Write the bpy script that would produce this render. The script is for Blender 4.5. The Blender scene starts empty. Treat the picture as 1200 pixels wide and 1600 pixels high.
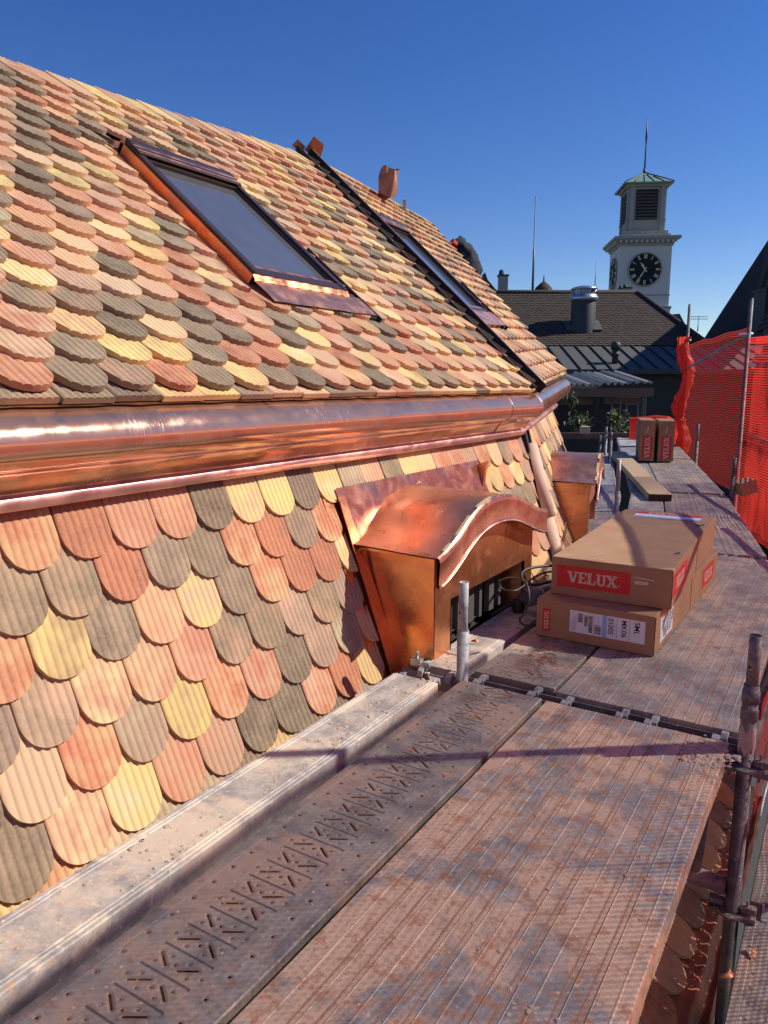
import bpy, bmesh, math, random
import numpy as np
from math import sin, cos, tan, pi, radians, sqrt, atan, atan2, hypot
from mathutils import Vector, Matrix
random.seed(7); RNG = np.random.RandomState(7)
S = bpy.context.scene; COL = S.collection

# ---------------------------------------------------------------- camera, world, sun, exposure
F = 1160.0; AZ = atan(740 / sqrt(F * F + 200 ** 2)); PT = atan(200 / F); H = 1.2
FW = Vector((-sin(AZ) * cos(PT), cos(AZ) * cos(PT), -sin(PT)))
RT = Vector((cos(AZ), sin(AZ), 0)); UP = RT.cross(FW)
cam = bpy.data.cameras.new('camera'); co = bpy.data.objects.new('camera', cam); COL.objects.link(co)
cam.sensor_fit = 'VERTICAL'; cam.sensor_height = 36; cam.lens = 36 * F / 1600; cam.clip_start = .02; cam.clip_end = 3000
co.matrix_world = Matrix(((RT.x, UP.x, -FW.x, 0), (RT.y, UP.y, -FW.y, 0), (RT.z, UP.z, -FW.z, H), (0, 0, 0, 1)))
S.camera = co
SAZ = radians(53); SEL = radians(39.5)          # sun azimuth from +Y towards +X, elevation
SD = Vector((sin(SAZ) * cos(SEL), cos(SAZ) * cos(SEL), sin(SEL)))
W = bpy.data.worlds.new('World'); S.world = W; W.use_nodes = True
nt = W.node_tree; nt.nodes.clear()
sk = nt.nodes.new('ShaderNodeTexSky'); sk.sky_type = 'NISHITA'; sk.sun_disc = False
sk.sun_elevation = SEL; sk.sun_rotation = SAZ; sk.altitude = 400; sk.air_density = 1.0; sk.dust_density = .15; sk.ozone_density = 3.2
bg = nt.nodes.new('ShaderNodeBackground'); bg.inputs[1].default_value = .108
wo = nt.nodes.new('ShaderNodeOutputWorld')
hs = nt.nodes.new('ShaderNodeHueSaturation'); hs.inputs['Saturation'].default_value = 1.3; hs.inputs['Hue'].default_value = .518; nt.links.new(sk.outputs[0], hs.inputs['Color']); nt.links.new(hs.outputs[0], bg.inputs[0]); nt.links.new(bg.outputs[0], wo.inputs[0])
sl = bpy.data.lights.new('sun', 'SUN'); sl.energy = 5.0; sl.angle = radians(.53); sl.color = (1, .94, .85)
so = bpy.data.objects.new('sun', sl); COL.objects.link(so); so.rotation_euler = SD.to_track_quat('Z', 'Y').to_euler()
S.view_settings.view_transform = 'Standard'; S.view_settings.look = 'None'; S.view_settings.exposure = .18; S.view_settings.gamma = 1

C0 = Vector((0, 0, H))
def atd(u, v, d):                       # a point seen at photo pixel u,v at camera depth d
    return C0 + (FW + RT * ((u - 600) / F) - UP * ((v - 800) / F)) * d
FH = Vector((-sin(AZ), cos(AZ), 0))     # level forward direction of the street

# ---------------------------------------------------------------- helpers
WM = {}
class MB:
    def __init__(s): s.v = []; s.f = []; s.sm = []; s.c = []
    def vert(s, p): s.v.append(tuple(p)); return len(s.v) - 1
    def face(s, idx, smooth=False): s.f.append(tuple(idx)); s.sm.append(smooth)
    def quad(s, a, b, c, d, smooth=False):
        i = len(s.v); s.v += [tuple(a), tuple(b), tuple(c), tuple(d)]; s.face((i, i + 1, i + 2, i + 3), smooth)
    def poly(s, pts):
        i = len(s.v); s.v += [tuple(p) for p in pts]; s.face(range(i, i + len(pts)))
    def frame(s, o, ax, ay, az, a0, a1, b0, b1, c0, c1):   # box in a local frame
        o = Vector(o); P = []
        for c in (c0, c1):
            for b in (b0, b1):
                for a in (a0, a1): P.append(o + ax * a + ay * b + az * c)
        i = len(s.v); s.v += [tuple(p) for p in P]
        for q in ((0, 2, 3, 1), (4, 5, 7, 6), (0, 1, 5, 4), (2, 6, 7, 3), (0, 4, 6, 2), (1, 3, 7, 5)):
            s.face([i + k for k in q])
    def box(s, x0, x1, y0, y1, z0, z1):
        s.frame((0, 0, 0), Vector((1, 0, 0)), Vector((0, 1, 0)), Vector((0, 0, 1)), x0, x1, y0, y1, z0, z1)
    def tube(s, pts, r, n=12, caps=True):
        pts = [Vector(p) for p in pts]; m = len(pts)
        rr = r if isinstance(r, (list, tuple)) else [r] * m
        t = (pts[1] - pts[0]).normalized(); nrm = t.orthogonal().normalized(); rings = []
        for i, p in enumerate(pts):
            if i == 0: d = pts[1] - p
            elif i == m - 1: d = p - pts[i - 1]
            else: d = pts[i + 1] - pts[i - 1]
            d.normalize(); nrm = (nrm - d * nrm.dot(d)).normalized(); b = d.cross(nrm)
            rings.append([s.vert(p + (nrm * cos(2 * pi * k / n) + b * sin(2 * pi * k / n)) * rr[i]) for k in range(n)])
        for a, b in zip(rings, rings[1:]):
            for k in range(n): s.face((a[k], a[(k + 1) % n], b[(k + 1) % n], b[k]), True)
        if caps:
            for rg, p, fl in ((rings[0], 0, 1), (rings[-1], m - 1, 0)):
                i = len(s.v); s.v += [s.v[q] for q in rg]; idx = list(range(i, i + n)); s.face(idx[::-1] if fl else idx)
    def pipe(s, a, b, r, wall=.004, n=18):        # open-ended hollow tube: you look into its mouth
        s.tube([a, b], r, n, False); s.tube([b, a], r - wall, n, False)
        a, b = Vector(a), Vector(b); d = (b - a).normalized(); u = d.orthogonal().normalized(); w = d.cross(u)
        for p in (a, b):
            for k in range(n):
                t0, t1 = 2 * pi * k / n, 2 * pi * (k + 1) / n
                e0 = u * cos(t0) + w * sin(t0); e1 = u * cos(t1) + w * sin(t1)
                s.quad(p + e0 * (r - wall), p + e0 * r, p + e1 * r, p + e1 * (r - wall))
    def grid(s, rows, smooth=True, close=False):
        ids = [[s.vert(p) for p in r] for r in rows]
        for a, b in zip(ids, ids[1:]):
            for k in range(len(a) - 1): s.face((a[k], a[k + 1], b[k + 1], b[k]), smooth)
            if close: s.face((a[-1], a[0], b[0], b[-1]), smooth)
    def lathe(s, o, prof, n=24):
        o = Vector(o); s.grid([[o + Vector((r * cos(2 * pi * k / n), r * sin(2 * pi * k / n), z)) for k in range(n)] for r, z in prof], True, True)
    def prism(s, pts, off):
        off = Vector(off); pts = [Vector(p) for p in pts]; n = len(pts)
        s.poly(pts[::-1]); s.poly([p + off for p in pts])
        for k in range(n): s.quad(pts[k], pts[(k + 1) % n], pts[(k + 1) % n] + off, pts[k] + off)
    def build(s, name, mat, parent=None, label=None, bevel=0, fix=True, origin=None):
        me = bpy.data.meshes.new(name); me.from_pydata(s.v, [], s.f); me.materials.append(mat)
        me.polygons.foreach_set('use_smooth', s.sm)
        me.update()
        if fix:
            bm = bmesh.new(); bm.from_mesh(me); bmesh.ops.remove_doubles(bm, verts=bm.verts, dist=1e-5)
            bmesh.ops.recalc_face_normals(bm, faces=bm.faces)
            bm.to_mesh(me); bm.free()
        o = bpy.data.objects.new(name, me); COL.objects.link(o)
        WM[o.name] = Matrix.Translation(origin) if origin else Matrix.Identity(4)
        if origin: me.transform(Matrix.Translation(-Vector(origin))); o.location = origin
        if parent is not None: o.parent = parent; o.matrix_parent_inverse = WM[parent.name].inverted()
        if label: o['label'] = label
        if bevel:
            md = o.modifiers.new('bevel', 'BEVEL'); md.width = bevel; md.segments = 2; md.limit_method = 'ANGLE'; md.angle_limit = radians(40)
        return o
def tag(o, label, cat, group=None, kind=None):
    if label: o['label'] = label
    if cat: o['category'] = cat
    if group: o['group'] = group
    if kind: o['kind'] = kind
    return o
def thing(name, loc, label, cat, group=None):
    o = bpy.data.objects.new(name, None); COL.objects.link(o); o.location = loc; o.empty_display_size = .1
    WM[o.name] = Matrix.Translation(loc)
    return tag(o, label, cat, group)
def struct(o): o['kind'] = 'structure'; return o
def dup(root, off, label, group=None, rz=0):
    r = root.copy(); COL.objects.link(r); r.location = Vector(root.location) + Vector(off); r.rotation_euler.z += rz; r['label'] = label
    if group: r['group'] = group
    def kids(src, dst):
        for ch in src.children:
            c = ch.copy(); COL.objects.link(c); c.parent = dst; c.matrix_parent_inverse = ch.matrix_parent_inverse.copy(); kids(ch, c)
    kids(root, r)
    return r
X, Y, Z = Vector((1, 0, 0)), Vector((0, 1, 0)), Vector((0, 0, 1))

# ---------------------------------------------------------------- materials
class NT:
    def __init__(s, name):
        s.m = bpy.data.materials.new(name); s.m.use_nodes = True; s.t = s.m.node_tree
        s.b = s.t.nodes['Principled BSDF']; s.out = s.t.nodes['Material Output']; s.co = None
    def n(s, typ, **k):
        q = s.t.nodes.new('ShaderNode' + typ)
        for a, b in k.items(): setattr(q, a, b)
        return q
    def l(s, a, b): s.t.links.new(a, b)
    def set(s, sock, v):
        if isinstance(v, bpy.types.NodeSocket): s.l(v, sock)
        elif isinstance(v, (tuple, list)) and sock.type == 'RGBA': sock.default_value = (*v[:3], 1)
        else: sock.default_value = v
    def coord(s, scale=(1, 1, 1), kind='Object'):
        c = s.n('TexCoord'); m = s.n('Mapping'); s.l(c.outputs[kind], m.inputs[0]); m.inputs['Scale'].default_value = scale
        return m.outputs[0]
    def noise(s, scale, detail=4, rough=.55, vec=None, dist=0):
        q = s.n('TexNoise'); q.inputs['Scale'].default_value = scale; q.inputs['Detail'].default_value = detail
        q.inputs['Roughness'].default_value = rough; q.inputs['Distortion'].default_value = dist
        s.l(vec if vec is not None else s.coord(), q.inputs['Vector']); return q.outputs[0]
    def ramp(s, fac, stops):
        r = s.n('ValToRGB'); s.l(fac, r.inputs[0]); e = r.color_ramp.elements
        while len(e) < len(stops): e.new(.5)
        for q, (p, c) in zip(e, stops):
            q.position = p; q.color = (*c, 1) if isinstance(c, tuple) else (c, c, c, 1)
        return r.outputs[0]
    def mix(s, fac, a, b, mode='MIX'):
        q = s.n('Mix', data_type='RGBA', blend_type=mode); s.set(q.inputs[0], fac); s.set(q.inputs[6], a); s.set(q.inputs[7], b); return q.outputs[2]
    def mth(s, op, a, b=0.0, c=0.0):
        q = s.n('Math', operation=op); s.set(q.inputs[0], a); s.set(q.inputs[1], b)
        if op in ('MULTIPLY_ADD', 'CLAMP', 'PINGPONG', 'SMOOTH_MIN', 'WRAP'): s.set(q.inputs[2], c)
        return q.outputs[0]
    def bump(s, h, st=.3, d=.01):
        q = s.n('Bump'); q.inputs['Strength'].default_value = st; q.inputs['Distance'].default_value = d; s.l(h, q.inputs['Height'])
        s.l(q.outputs[0], s.b.inputs['Normal']); return q.outputs[0]
    def base(s, v): s.set(s.b.inputs['Base Color'], v)
    def rough(s, v): s.set(s.b.inputs['Roughness'], v)
    def metal(s, v): s.set(s.b.inputs['Metallic'], v)

def plain(name, c, rough=.6, metal=0, var=.15, scale=30, bump=.1):
    t = NT(name); n = t.noise(scale, 5)
    t.base(t.mix(n, tuple(x * (1 - var) for x in c), tuple(min(1, x * (1 + var)) for x in c))); t.rough(rough); t.metal(metal)
    if bump: t.bump(n, bump, .004)
    return t.m

def tile_mat():
    t = NT('clay_tile')
    a = t.n('Attribute', attribute_name='tcol'); b = t.n('Attribute', attribute_name='tcol2')
    g = t.noise(9, 3, .6); mott = t.noise(90, 4, .7); fine = t.noise(900, 3, .7)
    c = t.mix(t.ramp(g, [(.38, 0.), (.66, 1.)]), a.outputs[0], b.outputs[0])
    c = t.mix(t.ramp(mott, [(.35, 0.), (.75, .32)]), c, (.62, .42, .28))
    c = t.mix(t.ramp(fine, [(.35, .5), (.62, 0.)]), c, t.mix(.55, c, (.2, .1, .06)))
    sp = t.n('TexVoronoi'); sp.inputs['Scale'].default_value = 330; t.l(t.coord(), sp.inputs['Vector'])
    c = t.mix(t.ramp(sp.outputs['Distance'], [(.06, .45), (.13, 0.)]), c, (.75, .62, .5))
    t.base(c); t.rough(.82); t.b.inputs['Specular IOR Level'].default_value = .3
    t.bump(fine, .35, .0015)
    return t.m

def copper_mat(name, r0=.12, r1=.35, dull=.35, streak=True, dark=(.62, .24, .13), light=(.93, .47, .29), scratch=False):
    t = NT(name); v = t.coord((1, 1, 1)); n1 = t.noise(5, 5, .6, v, 1.2); n2 = t.noise(14, 4, .5, v); n3 = t.noise(2.2, 3, .5, t.coord((1, 1, 3)), 2)
    c = t.mix(t.ramp(n1, [(.3, 0.), (.7, 1.)]), dark, light)
    c = t.mix(t.ramp(n3, [(.5, 0.), (.72, .45)]), c, (.42, .25, .22))
    t.base(c); t.metal(t.ramp(n1, [(.25, 1. - dull * .5), (.75, 1.)])); 
    r = t.ramp(n2, [(.3, r0), (.8, r1)]); r2 = t.ramp(n1, [(.35, 0.), (.75, r1 * .5)])
    t.rough(t.mth('ADD', r, r2)); t.bump(n1, .08, .015)
    if scratch:
        s1 = t.noise(1, 4, .7, t.coord((60, 170, 6))); s2 = t.noise(2.5, 3, .6, v); k = t.mth('MULTIPLY', t.ramp(s1, [(.52, 0.), (.7, 1.)]), t.ramp(s2, [(.45, 0.), (.62, .55)]))
        c = t.mix(k, c, (.85, .66, .56)); t.base(c); t.rough(t.mth('ADD', t.mth('ADD', r, r2), t.mth('MULTIPLY', k, .3)))
        t.bump(t.mth('ADD', t.noise(9, 3, .5, t.coord((1, .25, 1))), t.mth('MULTIPLY', s1, .12)), .10, .012)
    return t.m

def steel_mat(name, rust=.5, grey=(.40, .39, .39), dust=(.52, .38, .28), rustc=(.33, .17, .10), pattern=None, dullness=.6, sc=1.0):
    t = NT(name); v = t.coord()
    n1 = t.noise(3.2 * sc, 7, .66, v, .35); n2 = t.noise(22 * sc, 8, .74, v, .15); n3 = t.noise(120, 5, .72, v); n4 = t.noise(8 * sc, 6, .7, t.coord((1, .9, 1.3)), .2); n5 = t.noise(46 * sc, 5, .7, v, .2)
    g = t.mix(t.ramp(n4, [(.38, 0.), (.60, 1.)]), tuple(x * .52 * k for x, k in zip(grey, (.9, .95, 1.08))), grey)
    g = t.mix(t.ramp(n5, [(.35, .4), (.6, 0.)]), g, tuple(x * .45 for x in grey))
    c = t.mix(t.ramp(n1, [(.56 - .14 * rust, 0.), (.64 - .13 * rust, .85)]), g, dust)
    c = t.mix(t.ramp(n2, [(.60 - .11 * rust, 0.), (.67 - .11 * rust, .75)]), c, rustc)
    c = t.mix(t.ramp(n5, [(.60, 0.), (.68, .7)]), c, tuple(min(.8, x * 1.25) for x in dust))
    c = t.mix(t.ramp(n3, [(.63, 0.), (.70, .75)]), c, tuple(x * .4 for x in rustc))
    vo = t.n('TexVoronoi'); vo.inputs['Scale'].default_value = 22; t.l(v, vo.inputs['Vector'])
    c = t.mix(t.ramp(vo.outputs['Distance'], [(.05, .8), (.085, 0.)]), c, (.66, .58, .46))
    c = t.mix(t.ramp(t.noise(2.1, 8, .72, v, .2), [(.60, 0.), (.68, .75)]), c, tuple(x * .5 for x in rustc))
    t.base(c); t.metal(t.ramp(n1, [(.35, 1.0 - dullness), (.6, .0)])); t.rough(t.ramp(n2, [(.3, .42), (.62, .8)]))
    h = t.mth('ADD', t.mth('MULTIPLY', n3, .35), n2)
    if pattern is None: t.bump(h, .35, .004)
    else: pattern(t, h)
    return t.m

def perf_pattern(t, h):
    # punched slots, holes and pressed ribs of a perforated steel plank; x,y in metres from the plank's corner
    xyz = t.n('SeparateXYZ'); c = t.n('TexCoord'); t.l(c.outputs['Object'], xyz.inputs[0]); x, y = xyz.outputs[0], xyz.outputs[1]
    P = .134
    ym = t.mth('SUBTRACT', y, t.mth('MULTIPLY', t.mth('FLOOR', t.mth('DIVIDE', y, P)), P))
    def seg(x0, y0, x1, y1):
        # distance to a capsule segment
        dx, dy = x1 - x0, y1 - y0; L2 = dx * dx + dy * dy
        px = t.mth('SUBTRACT', x, x0); py = t.mth('SUBTRACT', ym, y0)
        k = t.mth('DIVIDE', t.mth('ADD', t.mth('MULTIPLY', px, dx), t.mth('MULTIPLY', py, dy)), L2)
        k = t.mth('MINIMUM', t.mth('MAXIMUM', k, 0.), 1.)
        ex = t.mth('SUBTRACT', px, t.mth('MULTIPLY', k, dx)); ey = t.mth('SUBTRACT', py, t.mth('MULTIPLY', k, dy))
        return t.mth('SQRT', t.mth('ADD', t.mth('MULTIPLY', ex, ex), t.mth('MULTIPLY', ey, ey)))
    def dot(x0, y0): 
        ex = t.mth('SUBTRACT', x, x0); ey = t.mth('SUBTRACT', ym, y0)
        return t.mth('SQRT', t.mth('ADD', t.mth('MULTIPLY', ex, ex), t.mth('MULTIPLY', ey, ey)))
    def union(ds):
        r = ds[0]
        for d in ds[1:]: r = t.mth('MINIMUM', r, d)
        return r
    mid = .172
    slots = [t.mth('SUBTRACT', seg(mid + a, b, mid + c_, d), .0026) for a, b, c_, d in
             ((-.055, .046, -.021, .024), (.012, .025, .049, .048), (-.055, .091, -.017, .115), (.016, .114, .049, .093))]
    holes = [t.mth('SUBTRACT', dot(mid + a, b), r) for a, b, r in
             ((-.027, .049, .002), (-.05, .02, .002), (-.003, .034, .0032), (.023, .05, .002), (.043, .021, .002), (.072, .035, .002),
              (-.045, .116, .002), (-.074, .1, .002), (-.025, .085, .002), (0., .102, .0032), (.025, .086, .002), (.046, .117, .002),
              (-.127, .002, .0034), (-.127, .069, .0034), (.116, .005, .0034), (.116, .072, .0034), (-.127, .136, .0034), (.116, .139, .0034))]
    hole = union(slots + holes)
    ribs = union([t.mth('SUBTRACT', seg(mid - .07, a, mid + .067, a + .002), .0045) for a in (.0, .067, .134)])
    rim = t.ramp(t.mth('MULTIPLY', hole, 100), [(0., 1.), (.35, .35), (.6, 0.)])
    rb = t.ramp(t.mth('ADD', t.mth('MULTIPLY', ribs, 100), .4), [(0., 0.), (.55, 1.)])
    hh = t.mth('ADD', t.mth('ADD', t.mth('MULTIPLY', rb, 1.6), t.mth('MULTIPLY', h, .35)), t.mth('MULTIPLY', rim, -.8))
    t.bump(hh, .75, .0045)
    bc = t.b.inputs['Base Color'].links[0].from_socket
    t.base(t.mix(t.mth('MULTIPLY', t.mth('SUBTRACT', 1., rb), .55), t.mix(t.mth('MULTIPLY', rim, .55), bc, (.36, .18, .1)), (.2, .17, .15)))
    tr = t.n('BsdfTransparent'); ms = t.n('MixShader')
    t.l(t.mth('LESS_THAN', hole, 0.), ms.inputs[0]); t.l(t.b.outputs[0], ms.inputs[1]); t.l(tr.outputs[0], ms.inputs[2]); t.l(ms.outputs[0], t.out.inputs[0])

def net_mat(name='net_orange', c=(.83, .085, .03), c2=(.9, .13, .07)):
    t = NT(name); n = t.noise(7, 3); col = t.mix(n, c, c2); t.base(col); t.rough(.5)
    tl = t.n('BsdfTranslucent'); t.l(col, tl.inputs[0]); ms = t.n('MixShader'); ms.inputs[0].default_value = .6
    t.l(t.b.outputs[0], ms.inputs[1]); t.l(tl.outputs[0], ms.inputs[2]); t.l(ms.outputs[0], t.out.inputs[0]); return t.m

def wood_mat(name, a, b, ax=(1, 1, 1)):
    t = NT(name); w = t.noise(8, 6, .65, t.coord(ax), .6); f = t.noise(60, 4, .6, t.coord(ax))
    t.base(t.mix(t.ramp(w, [(.3, 0.), (.7, 1.)]), a, b)); t.rough(.75); t.bump(t.mth('ADD', w, f), .3, .004); return t.m

def card_mat():
    t = NT('cardboard'); n = t.noise(6, 4); f = t.noise(1, 4, .6, t.coord((40, 300, 300))); s = t.noise(260, 3)
    c = t.mix(t.ramp(n, [(.3, 0.), (.7, 1.)]), (.36, .2, .1), (.44, .26, .14)); c = t.mix(t.ramp(s, [(.4, .22), (.6, 0.)]), c, (.25, .14, .07))
    t.base(c); t.rough(.8); t.bump(t.mth('ADD', f, n), .12, .003); return t.m

def dark_tile_mat(name, a, b):
    # courses of small beaver tails: shape comes from the mesh; this only varies the clay
    t = NT(name); at = t.n('Attribute', attribute_name='tcol'); n = t.noise(3, 4)
    c = t.mix(at.outputs['Fac'], a, b); t.base(t.mix(t.mth('MULTIPLY', n, .5), c, tuple(x * .6 for x in a))); t.rough(.85); t.bump(t.noise(60), .3, .01); return t.m

M = {}
M['tile'] = tile_mat()
M['cu'] = copper_mat('copper_bright', .2, .38, .5, dark=(.55, .25, .15), light=(.82, .42, .27))
M['cud'] = copper_mat('copper_warm', .17, .36, dark=(.72, .26, .11), light=(.95, .46, .22))
M['cum'] = copper_mat('copper_moulding', .07, .16, .8, dark=(.55, .28, .17), light=(.82, .46, .29), scratch=True)
M['cup'] = copper_mat('copper_pale', .26, .42, .2, dark=(.6, .34, .3), light=(.85, .55, .46))
M['bronze'] = plain('brown_lacquered_frame', (.075, .048, .043), .32, .45)
M['strip'] = plain('dark_flashing', (.02, .014, .012), .8, .0)
M['edge'] = plain('folded_edge', (.42, .33, .3), .4, .8)
M['glass'] = NT('skylight_glass'); M['glass'].base(M['glass'].mix(M['glass'].noise(4, 6, .7), (.07, .075, .08), (.13, .13, .13))); M['glass'].rough(.12); M['glass'].b.inputs['Specular IOR Level'].default_value = .9  # sky reflection is painted in as a lighter grey base
M['glass'].b.inputs['Coat Weight'].default_value = .6; M['glass'].b.inputs['Coat Roughness'].default_value = .05; M['glass'] = M['glass'].m
M['board'] = steel_mat('ribbed_board_steel', .8, grey=(.46, .41, .345), dust=(.66, .44, .28), rustc=(.42, .20, .10), dullness=.72)
M['board2'] = steel_mat('ribbed_board_dusty', .55, grey=(.44, .39, .33), dust=(.52, .39, .28), rustc=(.32, .19, .12), dullness=.75)
M['groove'] = plain('rust_filled_groove', (.27, .125, .07), .7, var=.4, scale=40)
M['perf'] = steel_mat('perforated_steel', .45, grey=(.37, .33, .28), dust=(.42, .29, .21), rustc=(.30, .16, .1), dullness=.7, pattern=perf_pattern)
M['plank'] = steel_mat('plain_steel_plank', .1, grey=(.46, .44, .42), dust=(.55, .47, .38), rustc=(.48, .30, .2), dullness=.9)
M['bright'] = steel_mat('steel_plank_sun_toned', .42, grey=(.54, .48, .41), dust=(.64, .52, .38), rustc=(.52, .33, .22), dullness=.88)  # lighter copy of the plank steel, with sunlight put into the colour
M['galv'] = steel_mat('galvanised_tube', .0, grey=(.44, .45, .44), dust=(.5, .45, .4), rustc=(.28, .24, .21))
M['galvd'] = steel_mat('shade_toned_tube', .15, grey=(.22, .2, .19), dust=(.3, .23, .19), rustc=(.17, .12, .1))  # dark copy of the tube steel, with the nets' shade put into the colour
M['paintspl'] = plain('pink_mortar_splash', (.45, .33, .29), .9, bump=.5, var=.4)
M['net'] = net_mat(c=(.78, .04, .022), c2=(.85, .09, .06)); M['nett'] = net_mat('net_shade_toned', (.40, .028, .016), (.5, .06, .04)); M['cuf'] = copper_mat('copper_flashing', .14, .3, .3, dark=(.42, .19, .11), light=(.78, .40, .26)); M['cuo'] = copper_mat('copper_oxidised', .45, .6, .8, dark=(.22, .09, .05), light=(.6, .27, .14))  # nett is a darkened copy: the unlit look is put into its red
M['netd'] = net_mat('net_gathered', (.75, .05, .02))
M['card'] = card_mat()
M['red'] = plain('red_print', (.62, .025, .02), .6, var=.08)
M['cream'] = plain('unprinted_letter', (.68, .52, .4), .7, var=.06)
M['white'] = plain('white_paper', (.78, .78, .8), .6, var=.05)
M['blue'] = plain('pale_blue_print', (.3, .5, .82), .6, var=.05)
M['ink'] = plain('black_ink', (.02, .02, .025), .6, var=.05)
M['hip'] = plain('hip_clay', (.66, .46, .33), .85, var=.18, scale=14, bump=.25)
M['wood'] = wood_mat('sawn_board', (.55, .36, .18), (.72, .52, .31), (6, 6, 6))
M['woodg'] = wood_mat('weathered_board', (.34, .27, .2), (.5, .4, .29), (8, 1.2, 8))
M['woodend'] = plain('rotten_end_grain', (.06, .045, .035), .9, var=.5, bump=.8)
M['rubber'] = plain('black_rubber', (.025, .024, .024), .5)
M['toolg'] = plain('tool_grey_plastic', (.09, .085, .08), .45)
M['stone'] = plain('tower_limestone', (.36, .33, .27), .85, var=.18, scale=.9, bump=.3)
M['render'] = plain('tower_render', (.62, .57, .48), .85, var=.1, scale=.5, bump=.1)
M['darkgreen'] = plain('dark_green_box', (.03, .03, .02), .8)
M['tapeb'] = plain('brown_packing_tape', (.40, .23, .12), .35, var=.12)
M['black'] = plain('black_enamel', (.012, .013, .016), .9)
M['gold'] = plain('gilded', (.72, .6, .32), .45, .3)
M['verd'] = plain('verdigris', (.19, .3, .24), .6, .2, var=.25, scale=2)
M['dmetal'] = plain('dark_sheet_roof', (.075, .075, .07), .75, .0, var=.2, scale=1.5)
M['dark'] = plain('shade_toned_timber_wall', (.035, .03, .028), .8)  # near-black base has the shade of wall and shed interior painted in
M['ochre'] = plain('ochre_render', (.33, .2, .09), .85)
M['brown'] = plain('brown_beam', (.16, .09, .06), .8, var=.3)
M['corr'] = plain('corrugated_grey', (.33, .31, .27), .7, var=.3, scale=4)
M['dtile'] = dark_tile_mat('old_dark_tile', (.042, .028, .02), (.115, .078, .056))
M['rtile'] = dark_tile_mat('brown_tile', (.03, .018, .014), (.11, .075, .055))
M['mastm'] = plain('mast_grey', (.12, .12, .13), .5, .5)
M['silver'] = plain('vent_aluminium', (.5, .52, .54), .3, .8)
M['vent'] = plain('vent_dark', (.035, .037, .04), .6, .1)
M['cloth'] = plain('dark_work_cloth', (.018, .022, .03), .9, var=.4, scale=20, bump=.6)
M['skin'] = plain('skin', (.5, .27, .18), .6)
M['redcl'] = plain('red_cloth', (.6, .06, .05), .8)
M['leaf'] = plain('shrub_leaf', (.07, .1, .025), .6, var=.5, scale=8)
M['stem'] = plain('shrub_stem', (.12, .08, .05), .8)
M['dust'] = plain('mortar_dust', (.45, .36, .27), .95, var=.35, scale=60, bump=.8)
M['tape'] = plain('yellow_masking_tape', (.62, .5, .22), .6, var=.3, scale=60)
M['green'] = plain('green_painted_end', (.03, .22, .13), .5)
M['ground'] = plain('street_asphalt', (.06, .058, .055), .9, scale=2)
M['wall'] = plain('lime_render', (.42, .38, .32), .9, scale=2)
M['paint'] = plain('grey_window_paint', (.09, .085, .08), .5)
M['solder'] = plain('solder_seam', (.62, .58, .52), .45, .6, var=.5, scale=120, bump=1)

# ---------------------------------------------------------------- the mansard roof
E0 = Vector((-1.88, 4.94, 1.165)); HT = Vector((-4.3, 5.52, 3.195)); RA = Vector((-3.89, 2.47, 2.85))
R0 = atd(883, 585, 7.0)
roof = thing('mansard_roof', (-1.9, 2, 0), 'mansard roof of multicoloured beaver-tail clay tiles trimmed in new copper, along the scaffold', 'roof')
PAL = [((.52, .19, .095), .25), ((.60, .31, .18), .19), ((.74, .52, .19), .12), ((.70, .48, .26), .12), ((.21, .165, .105), .22), ((.34, .24, .16), .09)]
PALU = [((.60, .28, .15), .24), ((.65, .39, .24), .20), ((.80, .59, .22), .15), ((.70, .50, .29), .07), ((.225, .185, .115), .27), ((.38, .28, .18), .06)]
USE = [PAL]
def pick():
    r = random.random(); a = 0
    for c, w in USE[0]:
        a += w
        if r <= a: return c
    return USE[0][0][0]
def jit(c, j=.1):
    k = 1 + random.uniform(-j, j); return tuple(min(.9, max(.01, x * k * (1 + random.uniform(-.04, .04)))) for x in c)
MIXTO = {0: [(.66, .40, .26), (.42, .15, .08), (.68, .42, .2)], 1: [(.5, .21, .12), (.7, .5, .26), (.4, .26, .17)], 2: [(.66, .40, .2), (.80, .64, .34), (.5, .36, .16)], 3: [(.74, .42, .2), (.8, .56, .2), (.52, .38, .24)], 4: [(.34, .25, .16), (.13, .105, .075), (.42, .26, .16)], 5: [(.2, .15, .11), (.55, .34, .22), (.5, .42, .24)]}

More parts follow.
